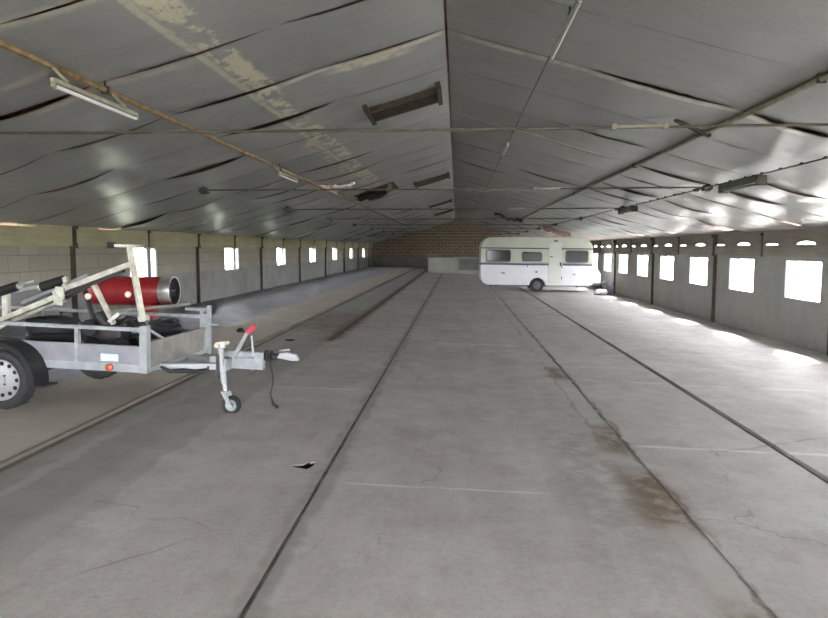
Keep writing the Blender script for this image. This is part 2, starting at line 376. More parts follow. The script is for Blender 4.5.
def lining_mat():
    t = NT('foil_roof_lining'); p = t.pos(); x, y, z = t.xyz(p)
    n1 = t.ramp(t.noise(p, 0.7, 4, 0.6), 0.3, 0.7)
    n2 = t.ramp(t.noise(t.scale(p, (1.0, 2.6, 1.0)), 1.7, 4, 0.6), 0.3, 0.7)
    n3 = t.noise(p, 7, 5, 0.7)
    c = t.mix(n1, (0.20, 0.20, 0.198), (0.255, 0.255, 0.25))
    c = t.mix(t.math('MULTIPLY', n2, 0.22), c, (0.33, 0.33, 0.325))
    def lay(c, mask, col, k): return t.mix(t.math('MULTIPLY', mask, k, clamp=True), c, col)
    wob = t.math('MULTIPLY', t.math('SUBTRACT', t.noise(p, 2.4, 5, 0.7), 0.5), 0.22)
    xw = t.math('ADD', x, wob)
    spl = t.ramp(n3, 0.36, 0.56)
    # yellowed sealing foam smeared along the left slope and across one seam
    ymask = t.math('SUBTRACT', 1, t.ramp(y, 15.5, 17.5))
    xs = t.math('ADD', x, t.math('MULTIPLY', wob, 0.22))
    m = t.math('MULTIPLY', t.band(xs, -2.145, -2.085, 0.012), ymask)
    c = lay(c, t.math('MULTIPLY', m, t.math('ADD', t.math('MULTIPLY', spl, 0.5), 0.5)), (0.50, 0.475, 0.35), 0.85)
    m = t.math('MULTIPLY', t.band(xw, -2.07, -1.86, 0.03), ymask)
    c = lay(c, t.math('MULTIPLY', m, t.ramp(t.noise(t.scale(p, (1, .6, 1)), 4.5, 6, 0.7), 0.47, 0.53)), (0.56, 0.53, 0.38), 0.9)
    m = t.math('MULTIPLY', t.band(xw, -2.3, -2.13, 0.04), t.band(y, 9.5, 16.5, 0.8))
    c = lay(c, t.math('MULTIPLY', m, t.ramp(t.noise(p, 3.5, 6, 0.7), 0.50, 0.56)), (0.52, 0.49, 0.36), 0.8)
    yw = t.math('ADD', y, t.math('MULTIPLY', wob, 0.6))
    for (x0, x1, y0, y1, k) in ((-1.9, -0.2, 6.99, 7.09, 0.85), (0.05, 3.4, 6.99, 7.10, 0.8), (-1.3, -0.55, 7.10, 7.26, 0.95), (-3.2, -2.0, 4.15, 4.25, .5), (-3.6, -2.2, 5.6, 5.72, .35), (0.05, 2.2, 10.95, 11.1, .5), (-4.4, -3.1, 5.0, 5.1, .4)):
        m = t.math('MULTIPLY', t.band(x, x0, x1, 0.2), t.band(yw, y0, y1, 0.04))
        c = lay(c, t.math('MULTIPLY', m, t.math('ADD', t.math('MULTIPLY', spl, 0.7), 0.3)), (0.60, 0.57, 0.44), k)
    # rusty drip stains near some seams
    fr = t.math('FRACT', t.math('DIVIDE', t.math('SUBTRACT', y, 5.57), 1.3825))
    edge = t.math('ADD', t.math('SUBTRACT', 1, t.ramp(fr, 0.0, 0.035)), t.math('MULTIPLY', t.ramp(fr, 0.965, 1.0), 0.5), clamp=True)
    rs = t.ramp(t.noise(t.scale(p, (1.0, 0.55, 1.0)), 1.1, 3), 0.45, 0.62)
    c = lay(c, t.math('MULTIPLY', edge, rs), (0.23, 0.13, 0.085), 0.85)
    sp = t.ramp(t.noise(p, 9, 2, 0.5), 0.74, 0.80)
    c = lay(c, sp, (0.15, 0.12, 0.10), 0.5)
    bump = t.math('ADD', t.math('MULTIPLY', n2, 0.6), t.math('MULTIPLY', n3, 0.4))
    return t.bsdf(c, 0.36, 0, 0.6, bump, 0.15, 0.02)
M['lining'] = lining_mat()

# ------------------------------------------------------------------ FLOOR (one slab with real gutters, kerb and a broken hole)
def floor():
    b = MB()
    K = 0.03   # kerb height
    def q(x0, x1, y0, y1, za=0.0, zb=None):
        zb = za if zb is None else zb
        b.poly([(x0, y0, fz(x0)+za), (x1, y0, fz(x1)+zb), (x1, y1, fz(x1)+zb), (x0, y1, fz(x0)+za)])
    def riser(x, z0, z1, y0, y1):
        b.poly([(x, y0, fz(x)+z0), (x, y1, fz(x)+z0), (x, y1, fz(x)+z1), (x, y0, fz(x)+z1)])
    q(XL-.2, -4.28, YN, YE, K); q(-4.28, -3.12, YN, YE, K)
    riser(-3.12, 0, K, YN, YE)
    # walkway strip with the rusty channel open beyond y = 11
    q(-3.12, -2.20, YN, YE); q(-2.20, -2.06, YN, 11.1)
    riser(-2.20, -.025, 0, 11.1, YE); riser(-2.06, -.025, 0, 11.1, YE)
    b.poly([(-2.20, 11.1, fz(-2.2)), (-2.06, 11.1, fz(-2.06)), (-2.06, 11.1, fz(-2.06)-.025), (-2.20, 11.1, fz(-2.2)-.025)])
    # slab with the broken hole
    hx0, hx1, hy0, hy1 = -1.30, -1.00, 4.55, 4.95
    q(-2.06, hx0, YN, YE); q(hx0, hx1, YN, hy0); q(hx0, hx1, hy1, YE); q(hx1, -0.93, YN, YE)
    hole = [(-1.215, 4.735), (-1.15, 4.70), (-1.06, 4.67), (-1.035, 4.74), (-1.028, 4.85), (-1.06, 4.82), (-1.085, 4.84), (-1.11, 4.77), (-1.16, 4.755)]
    outer = [(hx0, hy0), (hx1, hy0), (hx1, hy1), (hx0, hy1)]
    from mathutils.geometry import tessellate_polygon
    pts = [Vector((px, py, 0)) for px, py in outer]; hp = [Vector((px, py, 0)) for px, py in hole]
    allp = pts + hp
    for tri in tessellate_polygon([pts, hp]):
        b.poly([(allp[i].x, allp[i].y, fz(allp[i].x)) for i in tri])
    n = len(hole)
    for i in range(n):
        a, c = hole[i], hole[(i+1) % n]
        b.poly([(a[0], a[1], fz(a[0])), (c[0], c[1], fz(c[0])), (c[0], c[1], fz(c[0])-.008), (a[0], a[1], fz(a[0])-.008)])
    # gutter A
    D = .016
    riser(-0.93, -D, 0, YN, YE); riser(-0.900, -D, 0, YN, YE); q(-0.900, 1.235, YN, YE)
    # middle strip slightly sunk
    riser(1.235, -.006, 0, YN, YE); q(1.235, 1.44, YN, YE, -.006); riser(1.44, -.006, 0, YN, YE)
    q(1.44, 2.665, YN, YE)
    riser(2.665, -.035, 0, YN, YE); riser(2.745, -.035, 0, YN, YE)
    q(2.745, XR+.2, YN, YE)
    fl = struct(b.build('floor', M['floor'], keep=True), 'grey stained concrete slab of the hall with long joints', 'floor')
    g = MB()
    g.poly([(-.93, YN, fz(-.93)-.016), (-.888, YN, fz(-.888)-.016), (-.888, YE, fz(-.888)-.016), (-.93, YE, fz(-.93)-.016)])
    g.build('joint_bed', M['jointbed'], fl, keep=True)
    g = MB()
    for (x0, x1, d, y0) in ((2.665, 2.745, .035, YN),):
        g.poly([(x0, y0, fz(x0)-d), (x1, y0, fz(x1)-d), (x1, YE, fz(x1)-d), (x0, YE, fz(x0)-d)])
    g.build('gutter_bed', M['gutter'], fl, keep=True)
    g = MB(); g.bx(-1.9, -.94, 4.3, 5.6, -.5, -.005); bmesh.ops.delete(g.bm, geom=[f for f in g.bm.faces if f.calc_center_median().z > -.02], context='FACES_ONLY')
    g.build('hollow', M['hole'], fl, keep=True)
    g = MB(); g.poly([(-2.2, 11.1, fz(-2.2)-.025), (-2.06, 11.1, fz(-2.06)-.025), (-2.06, YE, fz(-2.06)-.025), (-2.2, YE, fz(-2.2)-.025)])
    g.build('rusty_channel_bed', M['rustgutter'], fl, keep=True)
    # the ground under the slab and outside
    o = MB(); o.poly([(-70, -60, -.75), (70, -60, -.75), (70, 120, -.75), (-70, 120, -.75)])
    struct(o.build('ground', M['grass'], keep=True), 'green grass ground outside the hall', 'ground')
    o = MB(); o.bx(6.6, 16, -30, 90, -.9, -.70)  # unseen pale strip added to bounce light onto the right side
    struct(o.build('bounce_ground', M['bounce_ground']), 'added pale ground outside the right wall, bouncing light in', 'bounce_ground')
floor()

# ------------------------------------------------------------------ WALLS AND WINDOWS
LWIN = [(y, 1.24, 0.965, 1.635) for y in [-2.8 + 5.54 * k for k in range(10)]]        # centre y, width, sill, head
LWIN = [(13.82 + 5.58 * k, 1.24, 0.965, 1.635) for k in range(-3, 7)]
RWIN = [(12.85 + 2.70 * k, 1.30, 0.655, 1.38) for k in range(-6, 15)]
T = 0.22
def wall_with_windows(name, x0, x1, wins, z0, z1, mat, label):
    b = MB(); ys = [YN]
    for (yc, w, s, h) in wins: ys += [yc - w/2, yc + w/2]
    ys.append(YE)
    for i in range(len(ys) - 1):
        a, c = ys[i], ys[i+1]
        if c - a < 1e-4: continue
        if i % 2 == 0: b.bx(x0, x1, a, c, z0, z1)
        else:
            s, h = wins[i // 2][2:4]
            b.bx(x0, x1, a, c, z0, s); b.bx(x0, x1, a, c, h, z1)
    return struct(b.build(name, mat), label, 'wall')
wall_with_windows('wall_left', XL - T, XL, LWIN, -.8, 1.66, M['wall_left'], 'left long wall of blocks above grey cement render')
b = MB()
for (a, c) in ((YN, 9.0), (10.1, 11.9), (13.0, YE)): b.bx(XL - T, XL - .05, a, c, 1.66, rz(XL) + .15)
struct(b.build('wall_left_head', M['wall_left']), 'block head of the left wall above the eaves board', 'wall')
wall_with_windows('wall_right', XR, XR + T, RWIN, -.8, 1.50, M['wall_right'], 'right long wall of grey cement render')

M['frame'] = simple('grey_window_frame', (0.32, 0.33, 0.33), 0.6)
M['frame_pale'] = simple('pale_window_frame', (0.75, 0.75, 0.75), 0.6)
wn = 0
def window(x, yc, w, s, h, side, mull):
    global wn; wn += 1
    nm = 'window_%d' % wn
    r = bpy.data.objects.new(nm, None); COL.objects.link(r); r.location = (x, yc, s)
    struct(r, 'hall window in the %s wall, bright daylight behind' % side, 'window')
    f = MB(); H = h - s; t = 0.035 if side == 'left' else 0.02; fm = M['frame'] if side == 'left' else M['frame_pale']
    f.bx(-.03, .03, -w/2, w/2, 0, t); f.bx(-.03, .03, -w/2, w/2, H - t, H)
    f.bx(-.03, .03, -w/2, -w/2 + t, t, H - t); f.bx(-.03, .03, w/2 - t, w/2, t, H - t)
    f.build('window_frame', fm, r)
    if mull:
        f = MB(); f.bx(-.035, .035, 0.16, 0.34, t, H - t); f.build('sliding_sash_bar', fm, r)
    g = MB(); g.bx(-.004, .004, -w/2 + t, w/2 - t, t, H - t); g.build('glass_pane', M['glass'], r)
for (yc, w, s, h) in LWIN: window(XL - 0.05, yc, w, s, h, 'left', True)
for (yc, w, s, h) in RWIN: window(XR + 0.05, yc, w, s, h, 'right', False)

# far gable
b = MB()
ztop = lambda x: rz(x) + 0.172
b.prism([(XL - T, YE, -.8), (XR + T, YE, -.8), (XR + T, YE, ztop(XR + T)), (XC, YE, ztop(XC)), (XL - T, YE, ztop(XL - T))], (0, .25, 0))
struct(b.build('wall_far', M['wall_far']), 'far gable wall of brown blocks with pale mortar', 'wall')
# near gable with the wide open barn doorway behind the photographer
b = MB(); DX = 2.6; DZ = 2.55
b.prism([(XL - T, YN, -.8), (-DX, YN, -.8), (-DX, YN, ztop(-DX)), (XL - T, YN, ztop(XL - T))], (0, -.25, 0))
b.prism([(DX, YN, -.8), (XR + T, YN, -.8), (XR + T, YN, ztop(XR + T)), (DX, YN, ztop(DX))], (0, -.25, 0))
b.prism([(-DX, YN, DZ), (DX, YN, DZ), (DX, YN, ztop(DX)), (XC, YN, ztop(XC)), (-DX, YN, ztop(-DX))], (0, -.25, 0))
struct(b.build('wall_near', M['outwall']), 'near gable wall with a wide open doorway', 'wall')
# low partition in front of the far gable
b = MB(); zf = fz(-1.0)
b.bx(-1.85, 0.10, 44.0, 44.25, zf - .1, 1.02); b.bx(-1.85, -1.6, 44.25, 52, zf - .1, 1.0)
b.bx(-.15, 0.10, 44.25, 52, zf - .3, 1.0); b.bx(0.10, 3.2, 44.0, 44.2, zf - .3, 0.17)
b.bx(0.10, 3.2, 44.0, 50.0, .93, 1.0); b.bx(3.2, 6.2, 44.0, 44.25, zf - .5, 1.0)  # slab lid added over the recess to keep its inside dark
struct(b.build('wall_partition', M['wall_right']), 'low rendered pen wall before the far gable', 'wall')

# ------------------------------------------------------------------ ROOF
b = MB()
for s in (-1, 1):
    xe = XC + s * (abs((XL if s < 0 else XR) - XC) + 0.75)
    p = [(XC, YN - .6, rz(XC) + .17), (xe, YN - .6, rz(xe) + .17), (xe, YE + .6, rz(xe) + .17), (XC, YE + .6, rz(XC) + .17)]
    b.prism(p, (0, 0, .06))
struct(b.build('roof', M['deck']), 'dark brown roof deck above the sagging lining', 'roof')

# lining sheets: each sheet is taut at its far edge and droops at its near edge, so a dark gap shows at every seam
PITCH = 1.3825; Y0 = 5.57
FIX = [0.012, 1.35, 2.85, 4.12, 5.25, 6.36]
def lining(side):
    b = MB(); xs = []
    wall = XL if side < 0 else XR
    width = abs(wall - XC) - 0.05
    k0 = math.floor((YN - Y0) / PITCH); k1 = math.ceil((YE - Y0) / PITCH)
    NX = 8
    def rnd_amps():
        q = random.choice([.35, .7, 1, 1, 1.25])
        a = [random.uniform(0.015, 0.085) * q for _ in FIX]; a[0] *= .5
        return a
    AMP = {k: rnd_amps() for k in range(k0, k1 + 2)}
    GAP = {k: [random.choice([.2, .35, .5, .7, .85]) for _ in FIX] for k in range(k0, k1 + 2)}
    for k in range(k0, k1):
        ya = max(YN, Y0 + PITCH * k); yb = min(YE, Y0 + PITCH * (k + 1))
        if yb - ya < 0.05: continue
        amps = AMP[k]; nxt = [a * (1 - g) for a, g in zip(AMP[k+1], GAP[k+1])]
        bel = [random.uniform(0.005, 0.035) for _ in FIX]
        cols = []
        for j in range(len(FIX) - 1):
            a, c = FIX[j], min(FIX[j+1], width)
            for i in range(NX + (1 if j == len(FIX) - 2 else 0)):
                u = i / NX; sx = a + (c - a) * u
                w = 4 * u * (1 - u); cols.append((sx, amps[j] * w, bel[j] * math.sin(math.pi * u), nxt[j] * w))
        NY = 7; grid = []
        for i in range(NY + 1):
            t = i / NY; row = []
            for (sx, am, be, fa) in cols:
                x = XC + side * sx
                z = rz(x) - 0.012 - am * (1 - t) ** 1.6 - fa * t ** 2.2 - be * 4 * t * (1 - t)
                row.append(b.bm.verts.new((x, ya + (yb - ya) * t, z)))
            grid.append(row)
        for i in range(NY):
            for j in range(len(cols) - 1):
                xm = XC + side * (cols[j][0] + cols[j+1][0]) / 2; ym = ya + (yb - ya) * (i + .5) / NY
                if side < 0 and -2.75 < xm < -1.75 and 17.55 < ym < 19.3 and (ym - 17.55) > (xm + 1.75) * -0.9 - .2: continue       # torn hole
                if side > 0 and 3.7 < xm < 5.0 and 30.9 < ym < 32.0: continue
                b.bm.faces.new((grid[i][j], grid[i][j+1], grid[i+1][j+1], grid[i+1][j]))
    return struct(b.build('ceiling_' + ('left' if side < 0 else 'right'), M['lining'], smooth=True, keep=True),
                  'grey sagging foil lining of the %s roof slope' % ('left' if side < 0 else 'right'), 'ceiling')
lining(-1); lining(1)

# ------------------------------------------------------------------ EAVES BOARDS (per bay, with a slot at every frame)
LPOST = [11.12 + 5.54 * k for k in range(-3, 8)]
RPOST = [11.75 + 5.25 * k for k in range(-3, 8)]
tn = 0
def eaves(side):
    global tn
    posts = LPOST if side < 0 else RPOST
    x = XL if side < 0 else XR
    zb, zt = (1.64, 1.985) if side < 0 else (1.45, 1.675)
    ys = [YN] + posts + [YE]
    for i in range(len(ys) - 1):
        tn += 1; b = MB()
        a, c = ys[i] + (0.035 if i else 0), ys[i+1] - (0.035 if i < len(ys) - 2 else 0)
        xa, xb = (x - .10, x + .07) if side < 0 else (x - .07, x + .10)
        if side < 0:
            # one opening where the green of the garden glows in
            if a < 10.2 < c:
                b.bx(xa, xb, a, c, zb, 1.93); b.bx(xa, xb, a, 9.0, 1.93, zt); b.bx(xa, xb, 10.1, c, 1.93, zt)
            elif a < 12.6 < c:
                b.bx(xa, xb, a, c, zb, 1.945); b.bx(xa, xb, a, 11.9, 1.945, zt); b.bx(xa, xb, 13.0, c, 1.945, zt)
            else: b.bx(xa, xb, a, c, zb, zt)
        else: b.bx(xa, xb, a, c, zb, zt)
        o = b.build('trim_%d' % tn, M['board_left'] if side < 0 else M['board_right'])
        ym = (ys[i] + ys[i+1]) / 2; s = -side
        if ym > 11 and 0 < i < len(ys) - 2:
            cb = MB(); xf = x - .07 * side; z = zb; h = .34 if side < 0 else .47
            cb.bx(xf, xf + .02*s, ym - .02, ym + .02, z - .02, z + h); cb.bx(xf, xf + .045*s, ym - .03, ym + .03, z + h - .06, z + h)
            cb.build('rafter_cleat', M['bracket'], o)
        struct(o, '%s eaves board along the %s wall' % ('yellowed' if side < 0 else 'grey', 'left' if side < 0 else 'right'), 'eaves board')
eaves(-1); eaves(1)
# right eaves filler with arched openings in the corrugation
def filler():
    b = MB(); x = XR + .02; z0, z1 = 1.675, 2.02; y = YN
    pitch = 1.35; k = 0
    yc = 12.85 - pitch * 13
    while yc < YE - 1:
        ya, yb = yc - pitch/2, yc + pitch/2
        h = 0.055 if k % 2 == 1 else 0.02
        w = 0.36 if k % 2 == 1 else 0.30
        top = [(x, yc + w * math.cos(a), z0 + h * math.sin(a)) for a in [math.pi * i / 12 for i in range(13)]]
        # panel with the arch cut out: strips from arch to top edge
        ring = [(yb, z0)] + [(p[1], p[2]) for p in top] + [(ya, z0)]
        for i in range(len(ring) - 1):
            (p, q), (r_, s_) = ring[i], ring[i+1]
            if abs(p - r_) < 1e-6: continue
            b.prism([(x, p, q), (x, p, z1), (x, r_, z1), (x, r_, s_)] if i not in (0,) else [(x, p, z0), (x, p, z1), (x, r_, z1), (x, r_, s_)], (.04, 0, 0))
        yc += pitch; k += 1
    return struct(b.build('trim_eaves_filler', M['board_right']), 'arched eaves filler above the right wall, light between', 'eaves filler')
filler()

# ------------------------------------------------------------------ POSTS
def make_post(side, y, idx, first):
    x = (XL + .035) if side < 0 else (XR - .035)
    zf = fz(x) + (.03 if side < 0 else 0)
    zb = 1.64 if side < 0 else 1.45
    zt = 1.99 if side < 0 else 1.93
    where = 'left' if side < 0 else 'right'
    lab = '%s brown steel post in view on the %s long wall, counted from the camera' % (ORD[idx], where)
    grp = 'brown steel posts along the %s wall' % where
    if first is not None: return dup(first, (x, y, zf), lab, grp)
    r = thing('wall_post', lab, 'post', (x, y, zf), group=grp)
    H = zb - zf; s = -side
    b = MB(); b.bx(-.03, .03, -.035, -.027, 0, H); b.bx(-.03, .03, .027, .035, 0, H); b.bx(-.004, .004, -.027, .027, 0, H)
    b.build('shaft', M['brownsteel'], r)
    b = MB()
    b.bx(-.02*s, .05*s, -.055, -.03, H - .02, zt - zf); b.bx(-.02*s, .05*s, .03, .055, H - .02, zt - zf)
    b.bx(-.02*s, .07*s, -.055, .055, H - .04, H + .05); b.bx(-.02*s, .09*s, -.05, .05, zt - zf - .07, zt - zf)
    b.build('head_bracket', M['bracket'], r)
    return r
p0 = None
for i, y in enumerate([v for v in LPOST if v > 10]):
    q = make_post(-1, y, i, p0); p0 = p0 or q
p1 = None
for i, y in enumerate([v for v in RPOST if 10 < v < 30]):
    q = make_post(1, y, i, p1); p1 = p1 or q

# ------------------------------------------------------------------ TIE RODS
RODY = [5.57 + 5.54 * k for k in range(0, 8)]
def make_rod(y, i, first):
    lab = '%s thin steel tie rod across the hall under the lining, counted from the camera' % ORD[i]
    if first is not None: return dup(first, (XC, y, 2.56), lab)
    r = thing('tie_rod', lab, 'tie rod', (XC, y, 2.56), group='tie rods across the roof')
    b = MB(); b.tube([(-4.12, 0, 0.0), (-2, 0, -.005), (0, 0, -.01), (2, 0, -.005), (4.0, 0, 0.0)], .012, 8); b.build('rod', M['rod'], r, smooth=True)
    b = MB()
    for s in (-1, 1): b.tube([(1.55 - .2, 0.025 * s, -.004), (1.55 + .2, 0.025 * s, -.004)], .011, 6)
    b.box((1.35, 0, -.004), (.035, .075, .045)); b.box((1.75, 0, -.004), (.035, .075, .045))
    b.build('turnbuckle', M['palepipe'], r)
    for s in (-1, 1):
        b = MB(); x = 4.06 * s
        b.box((x, 0, .0), (.14, .05, .06)); b.box((x, 0, .06), (.05, .10, .12)); b.cyl((x, -.05, -.02), (x, .05, -.02), .045, 10)
        b.tube([(x, 0, 0.02), (x - .09 * s, 0, -.05)], .02, 6)
        b.build('anchor', M['bracket'], r)
    return r
r0 = make_rod(RODY[0], 0, None)
for i, y in enumerate(RODY[1:]): make_rod(y, i + 1, r0)

# ------------------------------------------------------------------ LONG PIPES, CABLES, TUBE LIGHTS
def pipe(name, x, z, r, mat, label, y0=-4.9, y1=51.9, cat='pipe'):
    o = thing(name, label, cat, (x, y0, z))
    b = MB(); n = 24
    b.tube([(random.uniform(-.006, .006), (y1 - y0) * i / n, random.uniform(-.006, .006)) for i in range(n + 1)], r, 8)
    b.build('pipe_run', mat, o, smooth=True)
    h0 = None; yy = RODY[0] - y0 - 5.54
    while yy < y1 - y0:
        if yy > 0:
            if h0 is None:
                b = MB(); H = rz(x) - z; b.box((0, 0, .5 * H), (.012, .02, H + .02)); b.box((0, 0, 0), (2*r + .008, .025, 2*r + .008))
                h0 = b.build('hanger', M['bracket'], o, loc=(0, yy, 0))
            else:
                h = h0.copy(); COL.objects.link(h); h.parent = o; h.location = (0, yy, 0)
        yy += 5.54
    return o
pipe('roof_pipe', -2.90, 2.90, .026, M['rust'], 'long rusty brown pipe slung under the left roof slope')
pipe('roof_pipe', 2.80, 2.905, .028, M['palepipe'], 'long dull khaki pipe slung under the right roof slope')
pipe('lamp_cable', 0.87, 3.43, .007, M['wire'], 'thin dark lamp cable running just right of the ridge', cat='cable')

# knotted conduit along the right slope
o = thing('conduit', 'dark knotted conduit running along the right slope near the eaves', 'conduit', (3.85, 0, 2.54))
b = MB(); b.tube([(0, -4.5 + 1.4 * i, random.uniform(-.012, .012)) for i in range(38)], .009, 6); b.build('conduit_run', M['wire'], o, smooth=True)
b = MB(); b.box((0, 0, .008), (.028, .03, .028)); c0 = b.build('clip', M['bracket'], o, loc=(0, 3, 0))
for i in range(1, 56):
    c = c0.copy(); COL.objects.link(c); c.parent = o; c.location = (0, 3 + .5 * i, 0)
b = MB(); b.box((0, 0, .0), (.06, .09, .05)); c0 = b.build('junction_box', M['bracket'], o, loc=(0, RODY[1] + .25, 0))
for y in RODY[2:]:
    c = c0.copy(); COL.objects.link(c); c.parent = o; c.location = (0, y + .25, 0)

def tube_light(x, y, z, label, mat, L=1.25, tm='tube'):
    r = thing('fluorescent_light', label, 'light', (x, y, z), group='bare tube lights under the roof')
    b = MB(); b.box((0, L/2, .035), (.032, L, .032)); b.build('housing', mat, r, bevel=.006)
    for yy in (0.02, L - .02):
        b = MB(); b.box((0, yy, .008), (.032, .03, .045)); b.build('end_cap', mat, r, bevel=.006)
    b = MB(); b.cyl((0, .035, -.002), (0, L - .035, -.002), .0145, 14); b.build('tube', M[tm], r, smooth=True)
    for yy in (.2, L - .2):
        b = MB(); b.bar((0, yy, .06), ((-2.90 - x) if x < 0 else 0, yy, (2.90 if x < 0 else 3.43) - z), .02, .02, (0, 1, 0)); b.build('hanger', M['lamp'], r)
    return r
tube_light(-2.78, 4.62, 2.72, 'white tube light under the rusty pipe, left foreground roof', M['lamp'])
tube_light(-2.76, 10.5, 2.74, 'white tube light under the rusty pipe beside the torn lining', M['lamp'])
tube_light(0.87, 5.1, 3.365, 'tube light hanging from the ridge cable, closest to the camera', M['lampgreen'], 1.5, 'greytube')
tube_light(0.87, 12.0, 3.365, 'tube light hanging from the ridge cable above the second tie rod', M['lampgreen'], 1.25, 'greytube')
# closed dark lamps on the conduit
def strip_lamp(y, label):
    r = thing('strip_lamp', label, 'lamp', (3.85, y, 2.485), group='dark strip lamps on the conduit')
    L = 1.25
    b = MB(); b.prism([(-.08, 0, -.05), (.08, 0, -.05), (.06, 0, .04), (-.06, 0, .04)], (0, L, 0)); b.build('housing', M['palegreen'], r, bevel=.01)
    for yy in (0.0, L):
        b = MB(); b.box((0, yy, -.02), (.13, .035, .13)); b.build('end_cap', M['bracket'], r, bevel=.008)
    b = MB(); b.cyl((0, .05, -.062), (0, L - .05, -.062), .02, 12); b.build('tube', M['dulltube'], r, smooth=True)
    for yy in (.25, L - .25):
        b = MB(); b.box((0, yy, .05), (.02, .03, .04)); b.build('hanger', M['bracket'], r)
M['palegreen'] = simple('drab_green_housing', (0.13, 0.145, 0.12), 0.6)
M['dulltube'] = simple('dusty_tube', (0.22, 0.23, 0.21), 0.5)
strip_lamp(9.0, 'dark green strip lamp on the right conduit, nearer one')
strip_lamp(15.2, 'dark green strip lamp on the right conduit, farther one above the caravan')

# ------------------------------------------------------------------ RIDGE VENTS
def vent(y, label, first=None):
    if first is not None: return dup(first, (XC - .62, y, rz(XC - .62)), label)
    r = thing('ceiling_vent', label, 'vent', (XC - .62, y, rz(XC - .62)), group='timber vents beside the ridge')
    sl = math.atan(.285); rot = Matrix.Rotation(-sl, 3, 'Y')
    def w(x, yy, z): return rot @ Vector((x, yy, z))
    b = MB(); b.box(w(0, .35, -.045), (.92, .55, .03), rot); b.build('louvre_panel', M['timber'], r)
    for k in range(5):
        b = MB(); b.box(w(0, .13 + .11 * k, -.07), (.92, .015, .05), rot); b.build('slat', M['timber'], r)
    for s in (-1, 1):
        b = MB(); b.box(w(.49 * s, .30, -.06), (.06, 1.0, .10), rot); b.build('side_board', M['timber_pale'], r)
    for yy in (.05, .65):
        b = MB(); b.box(w(0, yy, -.05), (.92, .05, .09), rot); b.build('cross_board', M['timber_pale'], r)
    return r
v0 = vent(9.1, 'brown timber vent beside the ridge, closest to the camera')
for i, y in enumerate((19.4, 29.6, 36.8)):
    vent(y, '%s brown timber vent beside the ridge, counted from the camera' % ORD[i+1], v0)
# short batten ends hanging from the right slope
b = MB(); b.bar((0, 0, 0), (.42, .12, -.16), .05, .035)
o = b.build('loose_batten', M['timber'], loc=(2.42, 7.9, rz(2.42) - .03)); tag(o, 'short dark loose batten hanging from the right roof slope', 'batten')

# ------------------------------------------------------------------ TORN LINING
def ragged(name, pts, mat, label, cat, droop, n=8, parent=None):
    pass
def flap(name, a, b_, drop, mat, label, seed, waves=.05, thick=.012):
    """a strip of torn sheet hanging from the edge a-b by the vector drop"""
    rnd = random.Random(seed); a, b_, drop = Vector(a), Vector(b_), Vector(drop); B = MB(); n = 12; m = 5
    front = []
    for i in range(n + 1):
        u = i / n; L = .55 + .45 * math.sin(math.pi * u) + rnd.uniform(-.22, .22)
        row = []
        for j in range(m + 1):
            v = j / m
            p = a.lerp(b_, u) + drop * (v * L) + Vector((rnd.uniform(-1, 1) * .012, waves * math.sin(9 * u + 2 * v) * v, -.10 * v * v * L))
            row.append(B.bm.verts.new(p))
        front.append(row)
    for i in range(n):
        for j in range(m): B.bm.faces.new((front[i][j], front[i+1][j], front[i+1][j+1], front[i][j+1]))
    o = B.build(name, mat, smooth=True, keep=True)
    sol = o.modifiers.new('thickness', 'SOLIDIFY'); sol.thickness = thick
    return tag(o, label, 'torn lining' if 'wool' not in name else 'insulation')
M['liningback'] = simple('lining_back', (0.07, 0.065, 0.055), 0.8, 0, .3, 6)
zz = lambda x: rz(x) - .02
flap('torn_lining_flap', (-2.75, 19.0, zz(-2.75)), (-1.8, 19.2, zz(-1.8)), (.05, -.55, -.10), M['liningback'], 'dark torn flap of lining drooping from the left roof slope', 3)
flap('torn_lining_flap', (-1.74, 17.4, zz(-1.74)), (-1.74, 18.5, zz(-1.74)), (-.10, .0, -.12), M['liningback'], 'narrow dark torn edge of lining beside the ridge side of the hole', 4)
def wool(name, pts, r, mat, label, seed):
    rnd = random.Random(seed); B = MB(); P_ = []
    for i in range(len(pts) - 1):
        for k in range(6): P_.append(Vector(pts[i]).lerp(Vector(pts[i+1]), k / 6) + Vector((rnd.uniform(-.04, .04), rnd.uniform(-.05, .05), rnd.uniform(-.04, .02))))
    P_.append(Vector(pts[-1]))
    B.tube(P_, [r * rnd.uniform(.45, 1.3) for _ in P_], 8)
    for p in P_[1:-1:1]:
        q = p + Vector((rnd.uniform(-.09, .09), rnd.uniform(-.09, .09), rnd.uniform(-.09, .02)))
        B.tube([p, (p + q) / 2 + Vector((0, 0, -.01)), q], [r * .8, r * .6, r * .15], 6)
    o = B.build(name, mat, smooth=True); return tag(o, label, 'insulation')
wool('wool_tuft', [(-3.0, 14.6, zz(-3.0) - .03), (-2.7, 15.2, zz(-2.7) - .03), (-2.35, 15.6, zz(-2.35) - .03)], .035, M['fluff'], 'pale tuft of mineral wool poking through the left lining', 5)
flap('torn_lining_flap', (3.7, 30.9, zz(3.7)), (5.0, 30.9, zz(5.0)), (.05, -.75, -.30), M['pinkglow'], 'torn flap of lining above the caravan, pink with daylight glow painted in', 11, .09, .03)
wool('wool_tuft', [(1.7, 30.5, zz(1.7) - .05), (2.3, 30.6, zz(2.3) - .16), (2.9, 30.3, zz(2.9) - .06)], .07, M['liningback'], 'dark ragged lining shreds hanging behind the caravan roof', 8)

